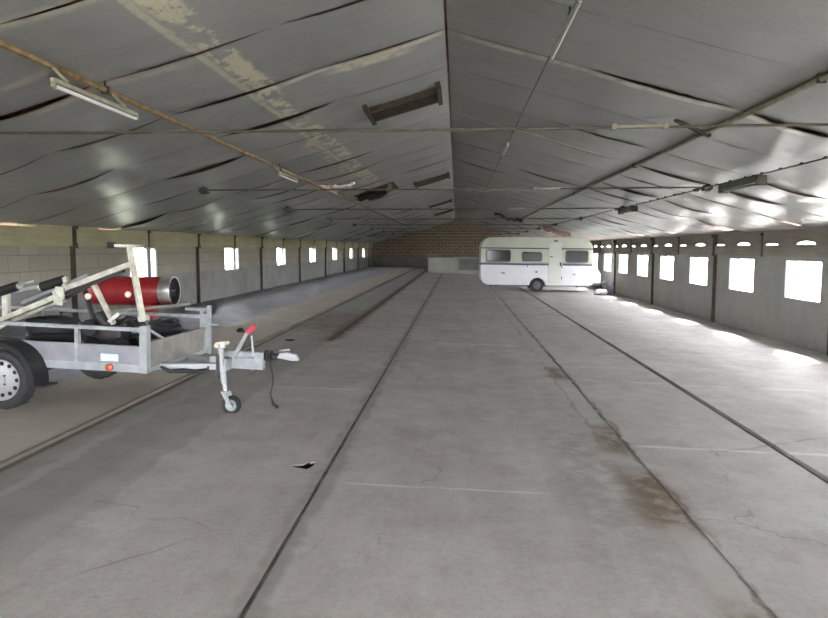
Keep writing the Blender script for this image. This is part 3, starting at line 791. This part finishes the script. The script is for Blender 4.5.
# ------------------------------------------------------------------ FLOOR BITS
def clod(name, x, y, r, label, mat, flat=.6, kerb=0):
    rnd = random.Random(x); B = MB(); bmesh.ops.create_icosphere(B.bm, subdivisions=2, radius=r)
    for v in B.bm.verts:
        v.co *= rnd.uniform(.8, 1.15); v.co.z = max(v.co.z * flat, -r * flat * .5)
    zmin = min(v.co.z for v in B.bm.verts)
    o = B.build(name, mat, loc=(x, y, fz(x) + kerb - zmin), smooth=True); return tag(o, label, 'debris')
p = P(232.5, 334, 10.9)
clod('dirt_clod', -3.75, 11.55, .07, 'small dark clod of dirt on the floor behind the trailer drawbar', M['clod'], .8, .03)
clod('dirt_flake', -2.75, 11.0, .09, 'thin dark flake on the floor beyond the drawbar coupling', M['clod'], .15)

# ------------------------------------------------------------------ TRAILER
TR = thing('box_trailer', 'grey galvanised box trailer parked across the hall with its drawbar pointing right', 'trailer',
           (-4.03, 6.56, fz(-4.03) + .03), (0, math.atan(TILT), R(-4)))
W = 1.22; HB = .385; HP = .60; HT = .765; XF = 1.285; XB = -1.5
def frame_wheel(parent, yc, sgn):
    """tyre, rim with its holes, hub"""
    r, w = .272, .155
    y0 = yc
    prof = [(.185, -w*.42), (.215, -w*.5), (.25, -w*.5), (.266, -w*.42), (r, -w*.28), (r, w*.28), (.266, w*.42), (.25, w*.5), (.215, w*.5), (.185, w*.42)]
    t = MB(); t.lathe(prof, (0, yc, r), (0, 1, 0), 36, closed=True)
    for k in range(40):
        a = 2*math.pi*k/40
        t.box((math.cos(a)*r, yc + .03*(-1)**k, r + math.sin(a)*r), (.012, .05, .006), Matrix.Rotation(-a + math.pi/2, 3, 'Y'))
    ty = t.build('tyre', M['tyre'], parent, smooth=True)
    s = sgn
    t = MB(); t.lathe([(.188, s*.078), (.183, s*.078), (.172, s*.055), (.165, s*.040), (.125, s*.045), (.085, s*.062), (.045, s*.060), (.04, s*.07), (.001, s*.072)], (0, yc, r), (0, 1, 0), 32)
    t.lathe([(.188, s*.078), (.19, -s*.07)], (0, yc, r), (0, 1, 0), 32)
    rim = t.build('rim', M['rim'], parent, smooth=True)
    t = MB()
    for k in range(12):
        a = 2*math.pi*k/12
        c = Vector((math.cos(a)*.143, yc + s*.044, r + math.sin(a)*.143))
        t.lathe([(.0005, s*.004), (.019, s*.004), (.019, -s*.01)], c, (0, 1, 0), 10)
    t.build('vent_hole', M['hole'], rim)
    t = MB()
    for k in range(4):
        a = 2*math.pi*(k+.5)/4; c = Vector((math.cos(a)*.055, yc, r + math.sin(a)*.055))
        t.cyl(c + Vector((0, s*.055, 0)), c + Vector((0, s*.072, 0)), .009, 6)
    t.build('wheel_nut', M['darkmetal'], rim)
yw = W/2 + .115
frame_wheel(TR, -yw, -1); frame_wheel(TR, yw, 1)
t = MB(); t.cyl((0, -yw, .272), (0, yw, .272), .03, 12); t.build('axle', M['darkmetal'], TR)
# mudguards
for s in (-1, 1):
    t = MB(); ri, ro = .335, .352
    pr = [(ri, -.10), (ro, -.10), (ro, .10), (ri, .10)]
    t.lathe(pr, (0, s*yw, .272), (0, 1, 0), 24, closed=True, a0=R(-8), a1=R(188)) if False else None
    n = 22; A = []
    for i in range(n + 1):
        a = R(-6 + 192 * i / n); A.append((math.cos(a), math.sin(a)))
    out = [(x*ro, s*yw - .10, .272 + z*ro) for x, z in A] + [(x*ri, s*yw - .10, .272 + z*ri) for x, z in A[::-1]]
    for i in range(n):
        (x0, z0), (x1, z1) = A[i], A[i+1]
        t.prism([(x0*ri, s*yw-.10, .272+z0*ri), (x0*ro, s*yw-.10, .272+z0*ro), (x1*ro, s*yw-.10, .272+z1*ro), (x1*ri, s*yw-.10, .272+z1*ri)], (0, .20, 0))
        ys = s*yw - s*(-.10)
        t.prism([(x0*.30, ys, .272+z0*.30), (x0*ro, ys, .272+z0*ro), (x1*ro, ys, .272+z1*ro), (x1*.30, ys, .272+z1*.30)], (0, -s*.012, 0))
    t.bx(.33, .44, s*yw - .10, s*yw + .10, .225, .245); t.bx(-.44, -.33, s*yw - .10, s*yw + .10, .225, .245)
    t.build('mudguard', M['blackplastic'], TR)
# bed
t = MB(); t.bx(XB, XF, -W/2 + .02, W/2 - .02, HB + .02, HB + .045); t.build('bed_floor', M['plywood'], TR)
t = MB()
for s in (-1, 1): t.bx(XB, XF, s*(W/2) - .02, s*(W/2) + .02, HB - .01, HB + .06)
for x in (XB + .02, -.6, .1, .7, XF - .02): t.bx(x - .02, x + .02, -W/2 + .02, W/2 - .02, HB - .02, HB + .02)
t.build('chassis_rail', M['galv_light'], TR)
for s in (-1, 1):
    t = MB(); t.bx(XB, XF - .03, s*(W/2) - .01, s*(W/2) + .01, HB + .06, HP); t.bx(XB, XF - .03, s*(W/2) - .018, s*(W/2) + .018, HP - .015, HP + .012)
    t.bx(XB, XF - .03, s*(W/2) - .016, s*(W/2) + .016, HB + .06, HB + .075)
    t.build('side_panel', M['galv_panel'], TR)
    t = MB(); t.bx(XB, XF, s*(W/2) - .018, s*(W/2) + .018, HT - .02, HT + .012); t.build('top_rail', M['galv'], TR)
    for x in (XB + .03, -.62, .63):
        t = MB(); t.bx(x - .018, x + .018, s*(W/2) - .02, s*(W/2) + .02, HB + .06, HT - .02); t.build('stake_post', M['galv'], TR)
    t = MB(); t.bx(XF - .04, XF + .03, s*(W/2) - .035, s*(W/2) + .035, HB - .01, HT + .03); t.build('corner_post', M['galv_light'], TR)
t = MB(); t.bx(XF - .01, XF + .01, -W/2 + .035, W/2 - .035, HB + .04, HP + .03); t.bx(XF - .02, XF + .02, -W/2 + .035, W/2 - .035, HP + .02, HP + .05)
t.build('front_panel', M['plywood'], TR)
t = MB(); t.bx(XB - .01, XB + .01, -W/2, W/2, HB + .04, HP); t.build('tail_panel', M['galv_panel'], TR)
# brace from front post down to the panel top
t = MB(); t.bar((XF + .0, -W/2 + .04, HT + .0), (XF, -W/2 + .32, HP + .04), .022, .022); t.build('corner_brace', M['galv'], TR)
# ladder rack at the far front corner
t = MB()
t.bx(XF + .03, XF + .07, W/2 - .03, W/2 + .01, HB - .02, HT + .12); t.bx(XF - .05, XF - .02, W/2 - .02, W/2 + .02, HB + .1, HT + .06)
t.bar((XF - .22, W/2, HT + .07), (XF + .06, W/2, HT + .07), .025, .03); t.bar((XF - .1, W/2, HB + .12), (XF + .05, W/2, HT - .02), .03, .03)
t.bar((XF + .05, W/2 - .05, HT - .08), (XF + .16, W/2 - .05, HT - .08), .02, .02)
t.build('ladder_rack', M['galv'], TR)
# label and side reflector
t = MB(); t.bx(.86, 1.03, -W/2 - .013, -W/2 - .009,   .465, .53); st = t.build('label', M['sticker'], TR); st['label'] = 'pale blue rectangular sticker'
t = MB(); t.bx(.89, 1.00, -W/2 - .0145, -W/2 - .0125, .503, .514); t.bx(.88, 1.01, -W/2 - .0145, -W/2 - .0125, .480, .489); t.build('label_bars', M['stickertext'], st)
t = MB(); t.cyl((.955, -W/2 - .02, .412), (.955, -W/2 - .042, .412), .035, 18); t.lathe([(.0005, .018), (.02, .016), (.035, .006), (.035, 0)], (.955, -W/2 - .04, .412), (0, -1, 0), 18)
o = t.build('side_reflector', M['orange'], TR, smooth=True); o['label'] = 'round orange side reflector'
# drawbar: A-frame under the bed plus central box beam
t = MB()
YB = -.10
for s in (-1, 1): t.bar((XF - .5, s*(W/2 - .1), .385), (XF + .55, YB + s*.045, .385), .05, .06)
t.bx(XF + .38, XF + .92, YB - .035, YB + .035, .365, .47); t.build('drawbar', M['galv_light'], TR, bevel=.006)
t = MB()
for x in (XF + .52, XF + .82): t.cyl((x, YB - .05, .335), (x, YB + .05, .335), .018, 8)
t.build('bolt', M['darkmetal'], TR)
# coupling: overrun tube, rubber gaiter, silver head
t = MB(); t.cyl((XF + .52, YB, .50), (XF + .93, YB, .50), .038, 16); t.box((XF + .62, YB, .48), (.09, .07, .10)); t.box((XF + .87, YB, .48), (.07, .08, .10)); t.build('overrun_tube', M['galv'], TR, smooth=True)
t = MB(); t.lathe([(.03, 0), (.055, .012), (.04, .025), (.058, .04), (.043, .055), (.055, .07), (.03, .085)], (XF + .92, YB, .50), (1, 0, 0), 18)
t.build('gaiter', M['blackplastic'], TR, smooth=True)
t = MB(); t.cyl((XF + 1.0, YB, .50), (XF + 1.09, YB, .495), .026, 14); t.build('coupling_shaft', M['darkmetal'], TR, smooth=True)
t = MB(); t.prism([(XF + 1.05, YB - .035, .485), (XF + 1.08, YB - .035, .54), (XF + 1.16, YB - .035, .545), (XF + 1.23, YB - .035, .53), (XF + 1.26, YB - .035, .47), (XF + 1.19, YB - .035, .465)], (0, .07, 0))
t.bar((XF + 1.06, YB, .555), (XF + 1.17, YB, .57), .03, .02)
hd = t.build('coupling_head', M['rim'], TR, bevel=.012)
# handbrake lever
t = MB(); t.bar((XF + .63, YB - .045, .47), (XF + .77, YB - .045, .72), .025, .03); t.bar((XF + .82, YB - .03, .50), (XF + .80, YB - .03, .69), .014, .02)
hb = t.build('handbrake_lever', M['galv'], TR)
t = MB(); t.tube([(XF + .765, YB - .045, .71), (XF + .80, YB - .045, .75), (XF + .84, YB - .045, .785)], [.02, .026, .022], 10)
o = t.build('handle_grip', M['redplastic'], hb, smooth=True); o['label'] = 'red grip'
t = MB(); t.tube([(XF + .04, -.42, .40), (XF + .12, -.40, .355), (XF + .22, -.36, .36), (XF + .32, -.30, .345), (XF + .42, -.24, .36), (XF + .40, -.20, .39)], [.014, .02, .024, .02, .018, .012], 8); t.build('safety_cable', M['blackplastic'], TR, smooth=True)
# jockey wheel
JX, JY = XF + .60, YB - .17
t = MB(); t.cyl((JX - .01, JY, .25), (JX - .05, JY, .62), .028, 12); t.cyl((JX + .005, JY, .16), (JX - .01, JY, .26), .02, 10)
t.box((JX - .02, JY + .06, .42), (.07, .14, .11)); jk = t.build('jockey_post', M['galv'], TR)
t = MB(); t.box((JX - .05, JY, .60), (.10, .05, .04)); t.bar((JX - .09, JY, .615), (JX + .04, JY - .01, .635), .045, .035); t.build('jockey_crank', M['cream'], jk, bevel=.01)
t = MB(); t.bx(JX - .075, JX - .045, JY - .035, JY + .035, .30, .52); t.build('clamp', M['darkmetal'], jk)
t = MB(); t.prism([(JX - .02, JY - .05, .17), (JX + .03, JY - .05, .17), (JX + .085, JY - .05, .05), (JX + .045, JY - .05, .05)], (0, .012, 0))
t.prism([(JX - .02, JY + .04, .17), (JX + .03, JY + .04, .17), (JX + .085, JY + .04, .05), (JX + .045, JY + .04, .05)], (0, .012, 0))
t.box((JX + .005, JY, .17), (.06, .09, .012)); t.build('fork', M['galv_light'], jk)
jr = .088; jz = jr - .045
t = MB(); t.lathe([(.055, -.02), (.075, -.032), (jr, -.02), (jr, .02), (.075, .032), (.055, .02)], (JX + .065, JY, jz), (0, 1, 0), 24, closed=True)
jw = t.build('jockey_wheel', M['tyre'], TR, smooth=True)
t = MB(); t.lathe([(.0005, -.03), (.02, -.03), (.025, -.012), (.057, -.016), (.057, .016), (.025, .012), (.02, .03), (.0005, .03)], (JX + .065, JY, jz), (0, 1, 0), 18)
t.build('hub', M['galv'], jw, smooth=True)
# breakaway cable and dangling lead
t = MB(); t.tube([(XF + .97, YB - .03, .47), (XF + 1.01, YB - .05, .38), (XF + 1.025, YB - .05, .26), (XF + 1.0, YB - .05, .14), (XF + 1.03, YB - .05, .045), (XF + 1.08, YB - .06, .02)], [.007]*4 + [.014, .016], 8)
t.build('lighting_lead', M['blackplastic'], TR, smooth=True)

# ------------------------------------------------------------------ LOAD IN THE TRAILER
# white tubular carrier frame with rollers (laid out in place, 6.2-7 m down the hall)
CF = thing('carrier_frame', 'cream tubular carrier frame with black padded rollers tilted in the trailer bed', 'carrier frame', P(60, 330, 6.5))
o0 = Vector(CF.location)
def L(px, py, d): return P(px, py, d) - o0
t = MB(); t.bar(L(-14, 326, 6.45), L(63, 294, 6.4), .045, .05); t.bar(L(56, 292, 6.42), L(131, 264, 6.25), .042, .05); t.build('main_beam', M['cream'], CF, bevel=.006)
t = MB(); t.bar(L(22, 303, 6.62), L(88, 275, 6.5), .03, .03); t.build('slide_rail', M['galv_light'], CF)
t = MB(); t.bar(L(20, 313, 6.5), L(62, 296, 6.45), .03, .04); t.bar(L(66, 294, 6.45), L(124, 271, 6.3), .03, .03); t.bar(L(60, 301, 6.5), L(88, 286, 6.45), .03, .035); t.build('channel', M['darkmetal'], CF)
t = MB(); t.bar(L(-14, 333, 6.7), L(58, 300, 6.6), .04, .045); t.build('lower_beam', M['cream'], CF)
t = MB(); t.bar(L(58, 305, 6.36), L(60, 287, 6.36), .09, .03); t.bar(L(64, 302, 6.38), L(55, 291, 6.38), .10, .03); t.build('clamp', M['cream'], CF, bevel=.01)
t = MB(); t.bar(L(129.5, 247, 6.25), L(143, 321, 6.0), .05, .058); t.bar(L(139, 319, 6.0), L(147, 317, 6.0), .06, .05); t.build('upright', M['cream'], CF, bevel=.008)
t = MB(); t.bar(L(115, 245.5, 6.25), L(143, 246.5, 6.25), .05, .03); t.build('cross_bar', M['cream'], CF, bevel=.006)
t = MB(); t.bar(L(109, 245, 6.25), L(115, 245.3, 6.25), .07, .055); t.build('end_cap', M['blackplastic'], CF, bevel=.01)
t = MB(); t.bar(L(92, 281, 6.45), L(114, 324, 6.35), .042, .042); t.bar(L(109, 322, 6.35), L(119, 313, 6.38), .05, .04); t.build('leg', M['cream'], CF, bevel=.006)
t = MB(); t.bar(L(83, 285, 6.5), L(94, 320, 6.45), .035, .03); t.build('leg', M['darkmetal'], CF)
t = MB(); t.bar(L(6, 292, 6.55), L(7, 322, 6.5), .06, .06); t.build('short_post', M['cream'], CF, bevel=.006)
for (a, c, d) in (((-14, 296), (18, 286), 6.5), ((42, 287), (64, 280), 6.45)):
    t = MB(); p_, q_ = L(a[0], a[1], d), L(c[0], c[1], d); v = (q_ - p_)
    t.cyl(p_, q_, .048, 18); ro = t.build('roller', M['blackplastic'], CF, smooth=True)
    t = MB(); t.cyl(q_, q_ + v.normalized() * .035, .03, 12); t.cyl(p_, p_ - v.normalized() * .03, .03, 12); t.build('roller_cap', M['cream'], ro)
t = MB(); t.bar(L(17, 291, 6.52), L(42, 286, 6.47), .03, .03); t.bar(L(18, 285, 6.55), L(34, 281, 6.6), .02, .02); t.build('roller_axle', M['galv_light'], CF)
t = MB(); t.bar(L(60, 281, 6.46), L(68, 287, 6.42), .035, .04); t.build('roller_bracket', M['cream'], CF)
t = MB(); t.lathe([(.0005, -.015), (.027, -.012), (.032, 0), (.027, .012), (.0005, .015)], L(88, 296.5, 6.4), (.3, -1, .2), 16); t.build('knob', M['cream'], CF, smooth=True)
t = MB(); t.lathe([(.0005, -.015), (.025, -.012), (.03, 0), (.025, .012), (.0005, .015)], L(128, 294.5, 6.1), (.1, -1, .1), 14); t.build('knob', M['cream'], CF, smooth=True)

def bedz(x, y):      # top of the trailer floor at a world place
    return TR.location.z + HB + .045 - TILT * (x - TR.location.x)
def tyre_flat(x, y, z, label, r=.25, w=.15):
    t = MB(); ri = r * .62
    t.lathe([(ri, -w*.4), (r*.8, -w*.5), (r*.95, -w*.44), (r, -w*.25), (r, w*.25), (r*.95, w*.44), (r*.8, w*.5), (ri, w*.4), (ri + .02, 0)], (0, 0, w/2), (0, 0, 1), 32, closed=True)
    o = t.build('spare_tyre', M['tyre'], loc=(x, y, z), smooth=True)
    return tag(o, label, 'tyre', 'spare tyres lying in the trailer')
q = P(51, 316, 6.75); bz = bedz(q.x, q.y)
tyre_flat(q.x, q.y, bz, 'black spare tyre lying flat, bottom of the pair in the trailer bed')
tyre_flat(q.x + .01, q.y, bz + .15, 'black spare tyre lying flat, top of the pair in the trailer bed', .245, .155)
# dark engine
q = P(114, 335, 6.55); bz = bedz(q.x, q.y)
EN = thing('small_engine', 'dark greasy small engine on wheels in the front of the trailer bed', 'engine', (q.x, q.y, bz))
t = MB(); t.box((-.02, 0, .20), (.30, .24, .16)); t.cyl((-.05, .0, .26), (-.16, 0, .38), .075, 14); t.box((.12, 0, .27), (.12, .2, .08)); t.build('crankcase', M['darkmetal'], EN, bevel=.02)
t = MB(); t.cyl((-.15, -.13, .26), (-.15, -.20, .26), .085, 18); t.build('flywheel_cover', M['blackplastic'], EN, smooth=True, bevel=.01)
t = MB(); t.tube([(.1, -.1, .3), (.2, -.12, .36), (.3, -.05, .33), (.34, .05, .2)], .022, 8); t.build('exhaust_hose', M['blackplastic'], EN, smooth=True)
for (dx, dy) in ((-.14, -.15), (.16, -.15), (-.14, .15), (.16, .15)):
    t = MB(); t.lathe([(.02, -.02), (.07, -.025), (.085, -.012), (.085, .012), (.07, .025), (.02, .02)], (dx, dy, .085), (0, 1, 0), 18, closed=True); t.build('wheel', M['tyre'], EN, smooth=True)
t = MB(); t.cyl((-.14, -.15, .085), (-.14, .15, .085), .012, 8); t.cyl((.16, -.15, .085), (.16, .15, .085), .012, 8); t.box((0, 0, .115), (.34, .2, .02)); t.build('undercarriage', M['darkmetal'], EN)
# lumber slat across bed and coil of hose near the front
t = MB(); t.bar((0, 0, 0), (.95, .18, .09), .05, .025)
q = P(95, 327, 6.75)
o = t.build('timber_slat', M['plywood'], loc=(q.x, q.y, bedz(q.x, q.y) + .36)); tag(o, 'pale timber slat lying across the load at the trailer front', 'slat')
q = P(166, 335, 6.95); HX = -2.98
HC = thing('hose_coil', 'coil of black hose heaped at the front corner of the trailer bed', 'hose', (-3.03, 6.84, bedz(-3.03, 6.84)))
for k in range(7):
    t = MB(); rr = .17 - .006 * k; t.tube([(rr*math.cos(a) + .012*math.sin(3*k), rr*math.sin(a) + .01*math.cos(5*k), .025 + .042*k + .012*math.sin(a*2 + k)) for a in [2*math.pi*i/22 for i in range(22)]], .022, 8, closed=True)
    t.build('loop', M['blackplastic'], HC, smooth=True)

# ------------------------------------------------------------------ RED SPACE HEATER behind the trailer
hd_ = 8.75
q = P(160, 291, hd_); ql = P(92, 291, hd_)
HE = thing('space_heater', 'red drum space heater with steel nozzle behind the trailer', 'heater', ((q.x + ql.x)/2, hd_, fz((q.x + ql.x)/2) + .03))
hb0 = Vector(HE.location); LH = q.x - ql.x + .08; zc = q.z - hb0.z; rr = .188
t = MB(); t.lathe([(.06, -LH/2), (rr*.93, -LH/2), (rr, -LH/2 + .03), (rr, LH/2 - .01), (rr*.97, LH/2)], (0, 0, zc), (1, 0, 0), 40)
for xx in (-.25, .12): t.lathe([(rr, xx - .008), (rr + .006, xx - .005), (rr + .006, xx + .005), (rr, xx + .008)], (0, 0, zc), (1, 0, 0), 40)
t.build('drum', M['heater_red'], HE, smooth=True)
t = MB(); t.lathe([(rr*.95, LH/2 - .02), (rr*.97, LH/2 + .02), (rr*.97, LH/2 + .13), (rr*1.03, LH/2 + .145), (rr*1.03, LH/2 + .16), (rr*.95, LH/2 + .16)], (0, 0, zc), (1, 0, 0), 40)
t.build('nozzle', M['steel'], HE, smooth=True)
t = MB(); t.lathe([(rr*.95, LH/2 + .157), (rr*.9, LH/2 + .06)], (0, 0, zc), (1, 0, 0), 32); t.build('nozzle_shade', M['hole'], HE, smooth=True)  # dark liner: shade inside the nozzle put into its colour
t = MB(); t.lathe([(rr*.9, LH/2 + .06), (.001, LH/2 + .02)], (0, 0, zc), (1, 0, 0), 32); t.lathe([(rr*.55, LH/2 + .06), (rr*.62, LH/2 + .12)], (0, 0, zc), (1, 0, 0), 32)
t.bar((LH/2 + .10, -rr*.85, zc), (LH/2 + .10, rr*.85, zc), .02, .02); t.bar((LH/2 + .10, 0, zc - rr*.85), (LH/2 + .10, 0, zc + rr*.85), .02, .02)
t.build('burner_cone', M['darkmetal'], HE, smooth=True)
t = MB(); t.bx(-.42, .40, -.2, .2, .20, zc - rr - .17); t.build('fuel_tank', M['darkmetal'], HE, bevel=.05)
t = MB(); t.bx(.20, .40, -.1, .1, zc - rr - .19, zc - rr*.9); t.build('drum_cradle', M['heater_red'], HE, bevel=.01)
for s in (-1, 1):
    t = MB(); t.lathe([(.09, -.03), (.13, -.04), (.155, -.02), (.155, .02), (.13, .04), (.09, .03)], (.30, s*.27, .155), (0, 1, 0), 28, closed=True); wq = t.build('wheel', M['tyre'], HE, smooth=True)
    t = MB(); t.cyl((.30, s*.24, .155), (.30, s*.30, .155), .095, 20); t.build('hub', M['galv'], wq, smooth=True)
t = MB(); t.cyl((.30, -.27, .155), (.30, .27, .155), .015, 8); t.bx(-.5, .45, -.16, -.13, .19, .22); t.bx(-.5, .45, .13, .16, .19, .22); t.bx(-.43, -.39, -.16, .16, 0, .22); t.build('undercarriage', M['darkmetal'], HE)
t = MB(); t.tube([(-.5, -.16, .2), (-.75, -.16, .45), (-.82, -.16, .6), (-.82, .16, .6), (-.75, .16, .45), (-.5, .16, .2)], .014, 8); t.build('handle', M['darkmetal'], HE, smooth=True)

# ------------------------------------------------------------------ CARAVAN
CD = 27.05
CV = thing('caravan', 'white and pale green touring caravan parked across the far right of the hall', 'caravan', (3.16, CD, fz(3.16)), (0, math.atan(TILT) * .35, 0))
x0, x1 = -2.25, 2.14; zb, zt = .25, 2.125; D = 2.0
zs = 1.12      # beltline between white and green
def arc(cx, cz, r, a0, a1, n=8): return [(cx + r*math.cos(R(a0 + (a1-a0)*i/n)), cz + r*math.sin(R(a0 + (a1-a0)*i/n))) for i in range(n+1)]
low = [(x0, zs)] + [(x0 + .01, .72)] + arc(x0 + .33, zb + .32, .32, 180, 270) + \
      [(-.33, zb)] + arc(0.0, .24, .31, 176, 4, 12) + [(.33, zb)] + arc(x1 - .1, zb + .10, .10, 270, 360, 4) + [(x1, zs)]
upp = [(x1, zs), (x1 - .02, 1.60)] + arc(x1 - .45, zt - .43, .43, 8, 82, 8) + [(1.0, zt + .015), (0, zt + .02), (-1.0, zt + .015)] + arc(x0 + .43, zt - .42, .42, 96, 178, 8) + [(x0 + .01, 1.5), (x0, zs)]
def body(name, prof, mat):
    t = MB(); t.prism([(x, -.02, z) for x, z in prof], (0, D, 0))
    return t.build(name, mat, CV, bevel=.03)
body('lower_body', low, M['car_white']); body('upper_body', upp, M['car_green'])
t = MB(); t.bx(-.42, .42, .22, .27, .2, .75); t.bx(-.42, .42, D - .3, D - .25, .2, .75); t.bx(x0 + .4, x1 - .2, .3, D - .3, zb - .04, zb + .02); t.build('wheel_arch_liner', M['blackplastic'], CV)
# stripes
for (z, h, mat, nm, a, c) in ((1.075, .075, 'car_blue', 'blue_stripe', x0, .42), (1.075, .075, 'car_blue', 'blue_stripe', 0.96, x1), (1.70, .045, 'car_trim', 'gutter_trim', x0 + .03, .42), (1.70, .045, 'car_trim', 'gutter_trim', 0.96, x1 - .03)):
    t = MB(); t.bx(a, c, -.035, -.015, z - h/2, z + h/2); t.build(nm, M[mat], CV)
t = MB(); t.bx(x0 - .012, x0 + .01, .02, D - .06, 1.04, 1.11); t.build('blue_stripe', M['car_blue'], CV)
# windows
def rr_outline(a, c, z0, z1, r): return arc(c - r, z1 - r, r, 0, 90, 4) + arc(a + r, z1 - r, r, 90, 180, 4) + arc(a + r, z0 + r, r, 180, 270, 4) + arc(c - r, z0 + r, r, 270, 360, 4)
for (a, c, z0, z1, mat) in ((-2.03, -1.06, 1.165, 1.64, 'car_glass'), (-.62, .16, 1.19, 1.56, 'curtain'), (1.06, 1.96, 1.165, 1.64, 'car_glass')):
    t = MB(); t.prism([(x, -.04, z) for x, z in rr_outline(a, c, z0, z1, .09)], (0, .03, 0)); wf = t.build('window', M['rubber'], CV)
    t = MB(); t.prism([(x, -.046, z) for x, z in rr_outline(a + .04, c - .04, z0 + .04, z1 - .04, .06)], (0, .01, 0)); t.build('pane', M[mat], wf)
# door
t = MB(); t.prism([(x, -.035, z) for x, z in rr_outline(.42, .93, .33, 1.93, .06)], (0, .03, 0)); dr = t.build('door', M['car_green'], CV, bevel=.008)
M['car_door'] = simple('caravan_door_white', (0.52, 0.54, 0.50), 0.4, 0, 0.03, 2); dr.data.materials[0] = M['car_door']
t = MB(); t.box((.88, -.045, 1.09), (.06, .03, .14)); t.build('door_handle', M['darkmetal'], dr)
t = MB(); t.box((.52, -.045, 1.38), (.10, .02, .04)); t.build('latch', M['darkmetal'], dr)
for z in (.55, 1.0, 1.7):
    t = MB(); t.box((.935, -.04, z), (.03, .03, .10)); t.build('hinge', M['darkmetal'], dr)
t = MB(); t.box((.68, -.045, 2.0), (.14, .05, .06)); t.build('awning_lamp', M['darkmetal'], CV, bevel=.01)
# small vents and fillers on the white panel
for (x, z, w, h) in ((-1.35, .72, .14, .05), (-.05, .78, .07, .08), (1.42, .70, .10, .04), (-.40, 1.0, .03, .08)):
    t = MB(); t.box((x, -.028, z), (w, .02, h)); t.build('hatch', M['curtain'], CV)
# wheel(s)
for yy in (.09, D - .13):
    t = MB(); t.lathe([(.15, -.07), (.18, -.08), (.23, -.075), (.25, -.05), (.25, .05), (.23, .075), (.18, .08), (.15, .07)], (0, yy, .25), (0, 1, 0), 30, closed=True); wq = t.build('wheel', M['tyre'], CV, smooth=True)
    s = -1 if yy < 1 else 1
    t = MB(); t.lathe([(.155, s*.07), (.13, s*.05), (.08, s*.055), (.06, s*.075), (.001, s*.08)], (0, yy, .25), (0, 1, 0), 24); t.build('hub', M['galv_dark'], wq, smooth=True)
# corner steadies, drawbar, gas locker
for (x, yy) in ((x0 + .5, .35), (x1 - .35, .35), (x0 + .5, D - .4), (x1 - .35, D - .4)):
    t = MB(); t.bar((x, yy, zb + .02), (x + (.18 if x < 0 else -.22), yy, zb - .06), .04, .04); t.build('corner_steady', M['darkmetal'], CV)
t = MB()
for s in (-1, 1): t.bar((x1 - .3, D/2 + s*.6, .30), (x1 + .72, D/2 + s*.05, .33), .06, .09)
t.box((x1 + .78, D/2, .36), (.2, .08, .08)); t.build('drawbar', M['galv'], CV)
t = MB(); t.cyl((x1 + .52, D/2 - .12, .1), (x1 + .52, D/2 - .12, .62), .028, 12); t.lathe([(.04, -.025), (.09, -.03), (.1, 0), (.09, .03), (.04, .025)], (x1 + .52, D/2 - .12, .09), (0, 1, 0), 20, closed=True); t.build('jockey_wheel', M['darkmetal'], CV, smooth=True)
t = MB(); t.prism([(x1 + .01, D/2 - .55, .34), (x1 + .42, D/2 - .55, .34), (x1 + .42, D/2 - .55, .70), (x1 + .28, D/2 - .55, .92), (x1 + .01, D/2 - .55, .96)], (0, 1.1, 0)); t.build('gas_locker', M['whitebox'], CV, bevel=.04)
# white mound added as sunlit patch before the locker, mauve sheet by the wall
def lump(name, x, y, s, mat, label, cat, seed):
    rnd = random.Random(seed); B = MB(); bmesh.ops.create_icosphere(B.bm, subdivisions=3, radius=1)
    for v in B.bm.verts:
        n = 1 + .14*math.sin(5*v.co.x + seed) * math.cos(4*v.co.y - seed) + rnd.uniform(-.05, .05)
        v.co = Vector((v.co.x*s[0]*n, v.co.y*s[1]*n, max(v.co.z, -.75)*s[2]*n))
    zmin = min(v.co.z for v in B.bm.verts)
    for v in B.bm.verts:
        if v.co.z < zmin + .03: v.co.z = zmin
    return tag(B.build(name, mat, loc=(x, y, fz(x) - zmin), smooth=True), label, cat)
lump('sunlit_mound', 5.5, 26.4, (.27, .2, .12), M['whitebox'], 'added white mound for the sunlit floor before the caravan drawbar', 'bundle', 2)
lump('dark_bundle', 5.95, 26.9, (.17, .2, .26), M['mauve'], 'mauve grey bundle against the right wall beside the caravan hitch', 'bundle', 9)

# ------------------------------------------------------------------ LIGHT
w = bpy.data.worlds.new('sky'); scene.world = w; w.use_nodes = True
nt = w.node_tree; bg = nt.nodes['Background']; bg.inputs[0].default_value = (0.96, 0.95, 1.0, 1); bg.inputs[1].default_value = 10.0
sd = bpy.data.lights.new('sun', 'SUN'); sd.energy = 22.0; sd.angle = R(14); sd.color = (1.0, 0.97, 0.92)
so = bpy.data.objects.new('sun', sd); COL.objects.link(so)
so.rotation_euler = Vector((-0.80, -1.5, -1.25)).to_track_quat('-Z', 'Y').to_euler()

scene.view_settings.view_transform = 'Standard'; scene.view_settings.look = 'None'
scene.view_settings.gamma = 1.0; scene.view_settings.use_curve_mapping = False
scene.view_settings.exposure = 2.45
